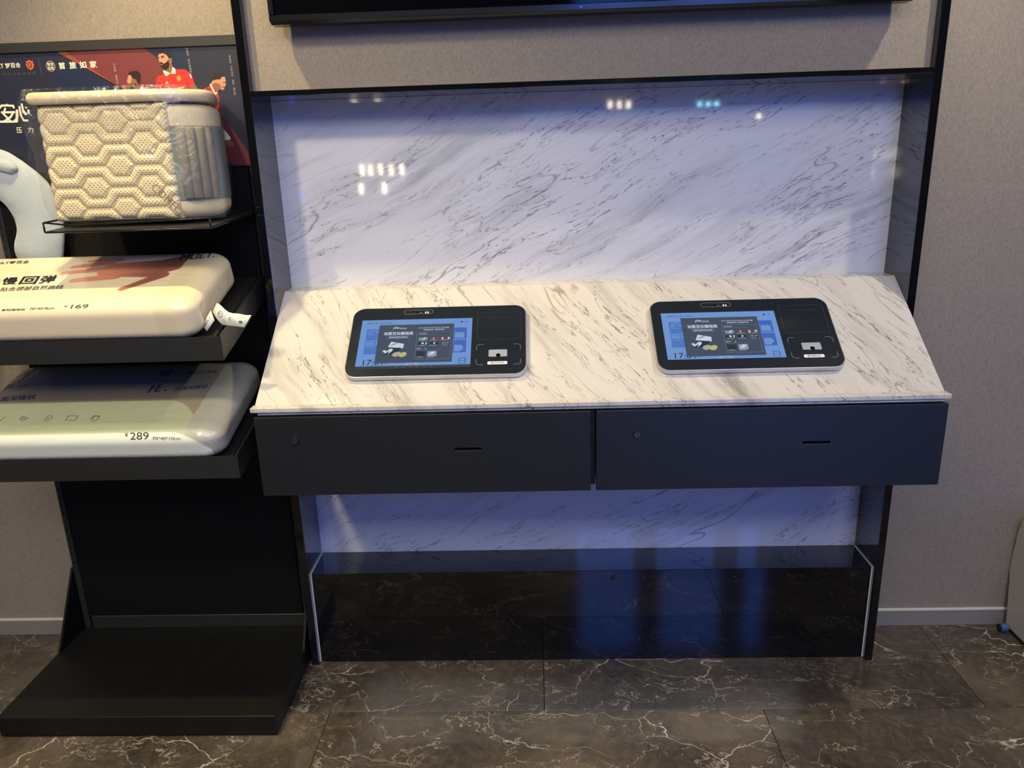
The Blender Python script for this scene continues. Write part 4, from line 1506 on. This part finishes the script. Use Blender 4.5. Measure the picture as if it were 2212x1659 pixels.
SURF3 = vcol_mat('pale_pillow_wrap', 0.4, coat=1.0, coat_rough=0.045, wr=0.8, wscale=8.0, wstretch=(1, 1.2, 2.5), dist=0.010)
R3 = (0.060, 0.05, 0.036)
BODY3 = soft_box('wrapped_foam', hx3, hy3, hz3, R3, (360, 190, 26), SURF3, p3, col3)
def f3z(px, py):
    return (px / 7.373, 770 + py / 7.373)
def f3y(px, py):
    return (280 + px / 6.9125, 770 + py / 6.9125)
i3 = lambda f, s, a, b, c, bold=0.0: (s, f(*a), f(*b), f(*c), bold)
SK3 = skin_of(p3, BODY3)
print_on('top_lettering', SK3, [i3(f3z, '面深睡枕', (0, 720), (560, 680), (30, 645), 0.006), i3(f3y, '托', (245, 545), (440, 530), (330, 425), 0.02), i3(f3y, '。', (500, 520), (550, 518), (510, 490), 0.02),
                                i3(f3y, '·', (160, 490), (186, 488), (165, 475), 0.02), i3(f3y, '回弹支撑层', (665, 512), (1150, 474), (690, 460), 0.006),
                                i3(f3y, '软', (400, 310), (600, 290), (480, 215), 0.02), i3(f3y, '柔软回弹层', (855, 275), (1290, 245), (880, 225), 0.006)], M['navyink'], p3)
print_on('pale_lettering', SK3, [i3(f3z, '黄 金 双 心 配 比', (40, 530), (1440, 440), (75, 445), 0.0)], plain('pale_print', (150, 150, 135), .5), p3)
print_on('price_lettering', SK3, [i3(f3z, '¥', (1990, 1285), (2040, 1283), (1990, 1215)), i3(f3y, '289', (10, 1243), (285, 1238), (10, 1138)), i3(f3y, '70*40*10cm', (343, 1245), (758, 1248), (343, 1198))], M['ink'], p3)
# five care icons
z3_ = lambda px, py: F3.at(*f3z(px, py))
ic = []
wd = 0.0009
for pl in [[(310, 1000), (370, 960), (455, 985), (350, 1030), (310, 1000)], [(330, 985), (400, 1010), (455, 985)], [(345, 975), (420, 1000)],
           [(690, 1020), (740, 1000), (750, 960), (800, 942), (835, 950), (830, 990), (790, 1010), (760, 1028), (720, 1028)], [(760, 985), (775, 978), (770, 992)],
           [(1040, 1015), (1095, 945), (1245, 950), (1200, 1020), (1045, 1020)],
           [(1445, 1010), (1490, 945), (1590, 950), (1540, 1015), (1500, 1030), (1450, 1022)], [(1470, 1000), (1505, 955), (1585, 958)],
           [(0, 1010), (15, 1025), (80, 965)]]:
    ic += stroke([z3_(*p) for p in pl], wd)
o = flat('icons', F3, ic, 0.0008, M['ink'], p3, fine=True)
world_to_parent(o, p3)
# ------------------------------------------------------------------ light blue neck pillow
neck = thing('neck_pillow', (-0.70, 0.06, 1.20), 'pale blue plush U-shaped neck pillow at the left edge behind the cream pillow', 'pillow')
FN = Frame((0, 0.084, 0), (1, 0, 0), (0, 0, 1))
pts = []
cl = [(80, 590), (84, 545), (88, 500), (78, 452), (48, 408), (0, 378), (-60, 372), (-112, 410), (-130, 470), (-110, 530), (-66, 575), (-20, 600)]
for a, b2 in cl:
    x, z = FN.at(a, b2)
    pts.append(Vector((x, 0.084, z)))
# catmull subdivision
def catmull(p, n=6):
    out = []
    for i in range(len(p) - 1):
        p0, p1, p2_, p3_ = p[max(i - 1, 0)], p[i], p[i + 1], p[min(i + 2, len(p) - 1)]
        for k in range(n):
            t = k / n
            out.append(0.5 * ((2 * p1) + (p2_ - p0) * t + (2 * p0 - 5 * p1 + 4 * p2_ - p3_) * t * t + (3 * p1 - p0 - 3 * p2_ + p3_) * t ** 3))
    out.append(p[-1])
    return out
cp = catmull(pts, 8)
bm = bmesh.new()
n_ = len(cp)
rad = []
for i in range(n_):
    e = min(i, n_ - 1 - i) / 10.0
    k = math.sqrt(max(0.02, 1 - (1 - min(1, e)) ** 2))
    w_ = 1.0 + 0.02 * math.sin(i * 0.31)
    rad.append((0.022 * k, 0.067 * k * w_))
add_tube(bm, cp, rad, 32)
for v in bm.verts:
    v.co.y = min(v.co.y, YR - 0.001)
    nv = mnoise.noise(v.co * 22) * 0.002
    v.co += Vector((nv, nv, nv))
M['plush'] = plain('pale_blue_plush', (166, 176, 180), 0.75, noise=0.12, nscale=18, bump=0.5, bscale=60)
M['plush'].node_tree.nodes['Principled BSDF'].inputs['Sheen Weight'].default_value = 0.6
bm_obj('plush_body', bm, M['plush'], neck, smooth=True)
bm = bmesh.new()
fp = [Vector((FN.at(*p)[0], 0.060, FN.at(*p)[1])) for p in [(-70, 352), (-20, 350), (15, 356), (40, 362), (49, 366)]]
add_tube(bm, catmull(fp, 5), [(0.012, 0.017)] * 15 + [(0.011, 0.014), (0.010, 0.011), (0.008, 0.008), (0.006, 0.006), (0.004, 0.004), (0.002, 0.002)], 20)
bm_obj('fabric_fold', bm, M['plush'], neck, smooth=True)

# ------------------------------------------------------------------ bagged honeycomb pillow on the wire tray
bag = thing('bagged_pillow', (-0.25, -0.04, 1.383), 'cream honeycomb-quilted pillow folded in a clear plastic bag on the wire tray', 'pillow')
qx0, qx1, qz0, qz1, qy = -0.440, -0.128, 1.387, 1.655, -0.152
# quilted front: fine displaced grid
nx_, nz_ = 335, 290
xs = np.linspace(qx0, qx1, nx_)
zs = np.linspace(qz0, qz1, nz_)
GX, GZ = np.meshgrid(xs, zs, indexing='ij')
FQ = Frame((0, qy, 0), (1, 0, 0), (0, 0, 1))
hexc = [FQ.at(x / 3.457, 80 + y / 3.457) for x, y in [(855, 640), (400, 630), (665, 805), (1130, 790), (460, 970), (930, 965), (725, 1140), (1210, 1130), (545, 1300), (995, 1280)]]
SXP = 0.1345
SZP = (hexc[0][1] - hexc[9][1]) / 4.0
hx_, hz_ = hexc[2]
print('hex', hexc, SZP)
dmin = np.full(GX.shape, 1e3)
padid = np.zeros(GX.shape)
for j in range(-5, 6):
    for i in range(-3, 4):
        cx_ = hx_ + i * SXP + (SXP / 2 if j % 2 else 0)
        cz_ = hz_ + j * SZP
        dx, dz = np.abs(GX - cx_), np.abs(GZ - cz_)
        hw_, hh_ = SXP * 0.262, SZP * 0.5
        # hexagon with points left and right
        d1 = dz - hh_
        d2 = (dx + dz * (SXP * 0.26 / (2 * hh_)) - hw_) * 0.88
        sd = np.maximum(d1, d2)
        dmin = np.minimum(dmin, np.abs(sd))
        padid = np.where(sd < 0, 1, padid)
        # seam segment between this pad and the next of the same row
        xa, xb = cx_ + hw_, cx_ + SXP - hw_
        t = np.clip(GX, xa, xb)
        dmin = np.minimum(dmin, np.where((GX >= xa - 0.004) & (GX <= xb + 0.004), np.hypot(GX - t, GZ - cz_), 1e3))
H = 0.0060 * (1 - np.exp(-(dmin / 0.0050) ** 1.5))
# knitted dimples
ds = 0.0098
u_ = GX / ds
w__ = GZ / (ds * 0.53)
row = np.round(w__)
uu = u_ - 0.5 * (row % 2)
dd = np.hypot(uu - np.round(uu), (w__ - row) * 0.53)
H2 = H - 0.0018 * np.exp(-(dd / 0.17) ** 2)
edge = np.minimum(np.minimum(GX - qx0, (qx1 - GX)), np.minimum(GZ - qz0, qz1 - GZ))
ed = 0.016 * (1 - np.sqrt(np.clip(1 - (1 - np.clip(edge / 0.016, 0, 1)) ** 2, 0, 1)))
lump = np.array([[mnoise.noise(Vector((x * 9, z * 9, 0))) for z in zs[::10]] for x in xs[::10]])
YQ = qy - H2 + ed
me = bpy.data.meshes.new('quilted_front')
vs_ = np.stack([GX, YQ, GZ], -1).reshape(-1, 3)
idx = np.arange(nx_ * nz_).reshape(nx_, nz_)
fc = np.stack([idx[:-1, :-1], idx[1:, :-1], idx[1:, 1:], idx[:-1, 1:]], -1).reshape(-1, 4)
me.from_pydata(vs_.tolist(), [], fc.tolist())
ca = me.color_attributes.new('print', 'FLOAT_COLOR', 'POINT')
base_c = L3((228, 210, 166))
dent_shade_c = L3((112, 98, 70))  # darker tint painted into dimples and seams as the shade in the dents
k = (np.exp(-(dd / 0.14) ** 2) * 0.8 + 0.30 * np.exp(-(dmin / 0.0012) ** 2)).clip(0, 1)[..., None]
arr = (base_c * (1 - k) + dent_shade_c * k).reshape(-1, 3)
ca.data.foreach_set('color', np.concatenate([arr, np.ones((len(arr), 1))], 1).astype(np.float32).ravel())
for p in me.polygons: p.use_smooth = True
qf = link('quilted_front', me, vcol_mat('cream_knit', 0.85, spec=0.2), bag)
o = lettering_px('stitched_lettering', FQ, [('COMFO', (1135 / 3.457, 80 + 1130 / 3.457), (1345 / 3.457, 80 + 1330 / 3.457), (1175 / 3.457, 80 + 1090 / 3.457), 0.0)], 0.0060, plain('stitched_thread', (140, 126, 98), .8), qf)

# folded body behind and to the right
def plan_body(name, plan, z0, z1, rb, rt, mat, parent, nzz=10, colf=None, wob=0.0):
    """upright body with rounded top and bottom edges; plan = outline points (ccw from above)"""
    bm = bmesh.new()
    cx_ = sum(p[0] for p in plan) / len(plan)
    cy_ = sum(p[1] for p in plan) / len(plan)
    rings2 = []
    levels = []
    for k in range(5):
        a = math.pi / 2 * k / 4
        levels.append((z0 + rb * (1 - math.sin(a)), rb * (1 - math.cos(a))) if False else (z0 + rb * (1 - math.cos(a)), rb * (1 - math.sin(a))))
    for k in range(nzz):
        levels.append((z0 + rb + (z1 - rt - z0 - rb) * (k + 1) / (nzz + 1), 0))
    for k in range(5):
        a = math.pi / 2 * k / 4
        levels.append((z1 - rt + rt * math.sin(a), rt * (1 - math.cos(a))))
    for z, ins in levels:
        rg = []
        for (x, y) in plan:
            dx, dy = x - cx_, y - cy_
            l = math.hypot(dx, dy)
            w_ = wob * mnoise.noise(Vector((x * 25, y * 25, z * 18)))
            s = (l - ins + w_) / l
            rg.append(bm.verts.new((cx_ + dx * s, cy_ + dy * s, z)))
        rings2.append(rg)
    n = len(plan)
    for i in range(len(rings2) - 1):
        for k in range(n):
            bm.faces.new([rings2[i][k], rings2[i][(k + 1) % n], rings2[i + 1][(k + 1) % n], rings2[i + 1][k]])
    bm.faces.new(rings2[0][::-1])
    bm.faces.new(rings2[-1])
    return bm_obj(name, bm, mat, parent, smooth=True)


def rnd_plan(pts, r, n=8):
    """round the corners of a polygon"""
    out = []
    m_ = len(pts)
    for i in range(m_):
        p0, p1, p2_ = Vector(pts[i - 1]), Vector(pts[i]), Vector(pts[(i + 1) % m_])
        rr2 = r[i] if isinstance(r, (list, tuple)) else r
        a = p1 + (p0 - p1).normalized() * rr2
        b2 = p1 + (p2_ - p1).normalized() * rr2
        for k in range(n + 1):
            t = k / n
            q = a * (1 - t) ** 2 + p1 * 2 * t * (1 - t) + b2 * t * t
            out.append((q.x, q.y))
    return out


M['foam'] = plain('ivory_foam', (220, 203, 158), 0.7, noise=0.05, nscale=20)
M['bluesleeve'] = plain('grey_blue_sleeve', (118, 126, 118), 0.35, noise=0.1, nscale=20)
M['knitgrey'] = plain('folded_grey_knit', (128, 120, 98), 0.8, noise=0.25, nscale=45, bump=0.5, bscale=120)
plan = rnd_plan([(-0.437, -0.146), (-0.105, -0.146), (-0.045, -0.085), (-0.066, 0.01), (-0.10, 0.095), (-0.437, 0.095)], [0.01, 0.04, 0.045, 0.03, 0.02, 0.01])
plan_body('foam_core', plan, 1.3862, 1.650, 0.028, 0.02, M['foam'], bag, 12, wob=0.002)
plan2 = rnd_plan([(-0.130, -0.1495), (-0.104, -0.1495), (-0.041, -0.086), (-0.062, 0.012), (-0.096, 0.09), (-0.130, 0.09)], [0.004, 0.02, 0.045, 0.03, 0.02, 0.01])
plan_body('blue_sleeve', plan2, 1.430, 1.600, 0.001, 0.001, M['bluesleeve'], bag, 6)
# folded knit showing through the sleeve: three vertical rolls
for k, (xa, ya, r_) in enumerate([(-0.106, -0.1385, 0.0145), (-0.090, -0.130, 0.0145), (-0.075, -0.116, 0.0145), (-0.062, -0.100, 0.0135)]):
    bm = bmesh.new()
    add_tube(bm, [(xa, ya, 1.431), (xa, ya, 1.436), (xa + .0005, ya - .001, 1.52), (xa, ya, 1.592), (xa, ya, 1.598)], [r_ * .8, r_, r_ * 1.05, r_, r_ * .8], 20)
    bm_obj('knit_roll', bm, M['knitgrey'], bag, smooth=True)
# top panel: quilted lid bulging over the edges
lid = rnd_plan([(-0.452, -0.172), (-0.12, -0.170), (-0.036, -0.10), (-0.062, 0.0), (-0.10, 0.10), (-0.44, 0.10)], [0.02, 0.06, 0.04, 0.03, 0.02, 0.02])
plan_body('top_panel', lid, 1.655, 1.682, 0.012, 0.013, plain('cream_piping_knit', (204, 188, 152), 0.5, noise=0.1, nscale=60, coat=0.7, bump=0.4, bscale=90), bag, 3, wob=0.004)
FL = Frame((0, -0.171, 0), (1, 0, 0), (0, 0.25, 1))
tp = [o for o in bag.children if o.name.startswith('top_panel')][0]
lettering_px('top_panel_lettering', FL, [('恒压枕', (222, 217), (248, 215), (222, 209), 0.01), ('/', (250, 216), (255, 215), (252, 207), 0.01), ('COMFORT', (276, 214), (300, 213), (276, 208), 0.0)], 0.0012, M['navyink'], tp)

# clear bag: loose skin around the whole pillow with a pinched corner at the left
def bag_mesh():
    bm = bmesh.new()
    base = rnd_plan([(-0.456, -0.172), (-0.11, -0.174), (-0.032, -0.10), (-0.060, 0.0), (-0.092, 0.105), (-0.452, 0.105)], [0.015, 0.05, 0.045, 0.03, 0.02, 0.02], 10)
    # densify
    dense = []
    for i in range(len(base)):
        a, b2 = Vector(base[i]), Vector(base[(i + 1) % len(base)])
        m_ = max(1, int((b2 - a).length / 0.006))
        for k in range(m_):
            dense.append(a.lerp(b2, k / m_))
    cx_, cy_ = -0.23, -0.03
    rg = []
    nz2 = 44
    for i in range(nz2 + 1):
        z = 1.3835 + (1.690 - 1.3835) * i / nz2
        f = i / nz2
        row_ = []
        for p in dense:
            d = Vector((p.x - cx_, p.y - cy_))
            l = d.length
            cr = 0.0030 * mnoise.noise(Vector((p.x * 60, p.y * 60, z * 9))) + 0.002 * mnoise.noise(Vector((p.x * 14, p.y * 14, z * 70)))
            ins = 0.010 * (1 - min(1, f * 6)) + 0.006 * max(0, (f - 0.93) / 0.07)
            ext = 0.020 * max(0, 1 - abs(f - 0.80) / 0.25) if (p.x < -0.44 and p.y < -0.10) else 0
            s = (l - ins + cr + ext) / l
            row_.append(bm.verts.new((cx_ + d.x * s, min(cy_ + d.y * s, YR - 0.008), z)))
        rg.append(row_)
    n = len(dense)
    for i in range(nz2):
        for k in range(n):
            bm.faces.new([rg[i][k], rg[i][(k + 1) % n], rg[i + 1][(k + 1) % n], rg[i + 1][k]])
    return bm


bm_obj('clear_bag', bag_mesh(), M['film'], bag, smooth=True)
# loose flap hanging at the left corner
bm = bmesh.new()
FLp = Frame((0, -0.165, 0), (1, 0, 0), (0, 0, 1))
outer = [(76, 222), (62, 250), (57, 280), (60, 330), (55, 380), (52, 400)]
inner = [(80, 222), (84, 250), (92, 290), (98, 330), (104, 360), (108, 390)]
A = [FLp.at(*p) for p in outer]
B = [FLp.at(*p) for p in inner]
cols_ = []
for k in range(7):
    t = k / 6
    cols_.append([bm.verts.new(FLp.w(a[0] * (1 - t) + b2[0] * t, a[1] * (1 - t) + b2[1] * t, 0.006 * math.sin(t * 7 + i) * 0.6)) for i, (a, b2) in enumerate(zip(A, B))])
for k in range(6):
    for i in range(len(outer) - 1):
        bm.faces.new([cols_[k][i], cols_[k + 1][i], cols_[k + 1][i + 1], cols_[k][i + 1]])
bm_obj('bag_flap', bm, M['film'], bag, smooth=True)

# ------------------------------------------------------------------ cream case by the right-hand wall
case = thing('rolling_case', (2.33, 0.0, 0), 'cream hard-shell case with a small blue wheel standing against the wall at the right edge', 'case')
bm = bmesh.new()
prof = [(0.158, 0.012), (0.165, 0.155), (0.178, 0.168), (0.180, 0.205), (0.178, 0.25), (0.176, 0.33), (0.166, 0.375), (0.145, 0.405), (0.11, 0.418), (-0.30, 0.418), (-0.335, 0.40), (-0.35, 0.37), (-0.36, 0.012)]
add_prism(bm, [(2.212, y, z) for y, z in prof], (0.26, 0, 0))
bmesh.ops.bevel(bm, geom=bm.edges[:], offset=0.006, segments=3, profile=0.5, affect='EDGES')
bm_obj('shell', bm, M['case'], case, smooth=False)
bm = bmesh.new()
add_box(bm, 2.2195, 2.4645, -0.352, 0.150, 0.004, 0.0125)
bm_obj('base_rim', bm, M['satin'], case)
for (xa, ya) in ((2.187, 0.141), (2.187, -0.33)):
    bm = bmesh.new()
    add_cyl(bm, (xa, ya, 0.0135), (1, 0, 0), 0.0130, 0.021, 28)
    wh = bm_obj('wheel', bm, M['blue'], case, smooth=False)
    bm = bmesh.new()
    add_cyl(bm, (xa - 0.0035, ya, 0.0135), (1, 0, 0), 0.0112, 0.0034, 28)
    bm_obj('wheel_hub', bm, M['satin'], wh)
    bm = bmesh.new()
    add_cyl(bm, (xa + 0.0215, ya, 0.0135), (1, 0, 0), 0.004, 0.006, 12)
    bm_obj('axle', bm, M['chrome'], wh)

# ------------------------------------------------------------------ behind the viewer: lit blue display, lamps, added blue light panels
disp = thing('lit_display', (1.8, -4.4, 0), 'large lit blue display wall behind the viewer', 'display')
M['bluescreen'] = emis('lit_blue_display', (70, 120, 235), SCREEN_EMIT)
box('upper_frame', 0.6, 3.2, -4.5, -4.4202, 2.12, 3.18, M['satin'], disp)
box('lower_frame', 0.6, 3.2, -4.5, -4.4202, 0.0, 0.5, M['satin'], disp)
for xa in (0.6, 3.14):
    box('post', xa, xa + 0.06, -4.5, -4.4202, 0.501, 2.119, M['satin'], disp)
for xa, xb in ((1.07, 1.63), (1.85, 2.41), (2.65, 2.82)):  # gaps shaped to give the dark bands mirrored in the plinth
    box('blue_panel', xa, xb, -4.42, -4.40, 2.20, 3.14, M['bluescreen'], disp)
M['bluelow'] = emis('blue_fill_glow', (96, 128, 228), 14.0)
box('blue_fill_panel', 1.75, 3.15, -4.42, -4.40, 0.03, 0.46, M['bluelow'], disp)  # added low, outside the mirrored range, to throw blue light on the lower marble
box('light_strip', 0.65, 3.15, -4.42, -4.40, 1.80, 1.87, emis('pale_blue_strip', (130, 160, 230), 1.6), disp)  # weak strip added to be mirrored as the bluish band at the marble top
side = thing('side_blue_fill', (4.9, -2.4, 0), 'tall lit blue display on the right-hand wall, outside the view', 'display')
box('blue_panel', 4.96, 4.99, -3.0, -1.0, 0.2, 1.2, emis('dim_blue_panel', (96, 128, 228), 5.0), side)  # unseen glowing panel, added for the blue gradient from the right
# small lit lamps at the far end of the hall (their reflections show in the polished marble)
E_LAMP = emis('warm_white_lamp', (255, 240, 205), 30.0)
E_LAMP2 = emis('cool_white_lamp', (150, 225, 255), 30.0)
E_LAMP3 = emis('violet_lamp', (70, 60, 255), 8.0)
k_ = (-6.18 - YM) / (CAM[1] - YM)


def far(px, py):
    r = CM @ np.array([(px - 1106) / FPX, 1, -(py - 829.5) / FPX])
    t = (YM - CAM[1]) / r[1]
    h = CAM + t * r
    u = (YM + 6.18) / r[1]
    return h[0] + u * r[0], h[2] + u * r[2]


for nm, em, lst in (('warm', E_LAMP, [(1318, 226), (1338, 226), (1358, 226), (1640, 248)]), ('cool', E_LAMP2, [(1188, 250), (1512, 228), (1530, 228), (1548, 228)]),
                    ('pale', E_LAMP, [(782, 368), (800, 368), (822, 366), (845, 368), (868, 366), (780, 408), (830, 406)]), ('violet', E_LAMP3, [(652, 424)])):
    g0 = far(*lst[0])
    t = thing('lamp_row', (g0[0], -6.19, g0[1]), 'row of small lit %s lamps on the far wall of the hall behind the viewer' % nm, 'lamp')
    for p in lst:
        a, b2 = far(*p)
        hh = 0.055 if nm in ('pale', 'violet') else 0.035
        box('lamp', a - 0.020, a + 0.020, -6.199, -6.175, b2 - hh, b2 + hh, em, t)
for (lx, ly, lz) in (SPOT_A, SPOT_B, SPOT_C):
    t = thing('downlight', (lx, ly, CEIL), 'recessed ceiling spotlight ' + ('over the aisle facing the display rack' if ly < -1 else 'above the display rack' if lx < 0 else 'above the right end of the counter'), 'light', 'ceiling spotlights')
    bm = bmesh.new()
    for k in range(24):
        a, b2 = 2 * math.pi * k / 24, 2 * math.pi * (k + 1) / 24
        for (r0, z0, r1, z1) in ((0.045, CEIL - 0.001, 0.055, CEIL - 0.001), (0.055, CEIL - 0.001, 0.055, CEIL - 0.006), (0.055, CEIL - 0.006, 0.045, CEIL - 0.006), (0.045, CEIL - 0.006, 0.045, CEIL - 0.001)):
            vs2 = [bm.verts.new((lx + r * math.cos(th), ly + r * math.sin(th), z)) for r, z, th in ((r0, z0, a), (r1, z1, a), (r1, z1, b2), (r0, z0, b2))]
            bm.faces.new(vs2)
    bmesh.ops.remove_doubles(bm, verts=bm.verts[:], dist=1e-5)
    bm_obj('trim_ring', bm, M['whitetrim'], t)
    bm = bmesh.new()
    add_cyl(bm, (lx, ly, lz + 0.03), (0, 0, 1), 0.040, CEIL - 0.007 - lz - 0.03, 28)
    bm_obj('lamp_body', bm, M['satin'], t)

if TXO.name in COL.objects: COL.objects.unlink(TXO)
bpy.data.objects.remove(TXO)
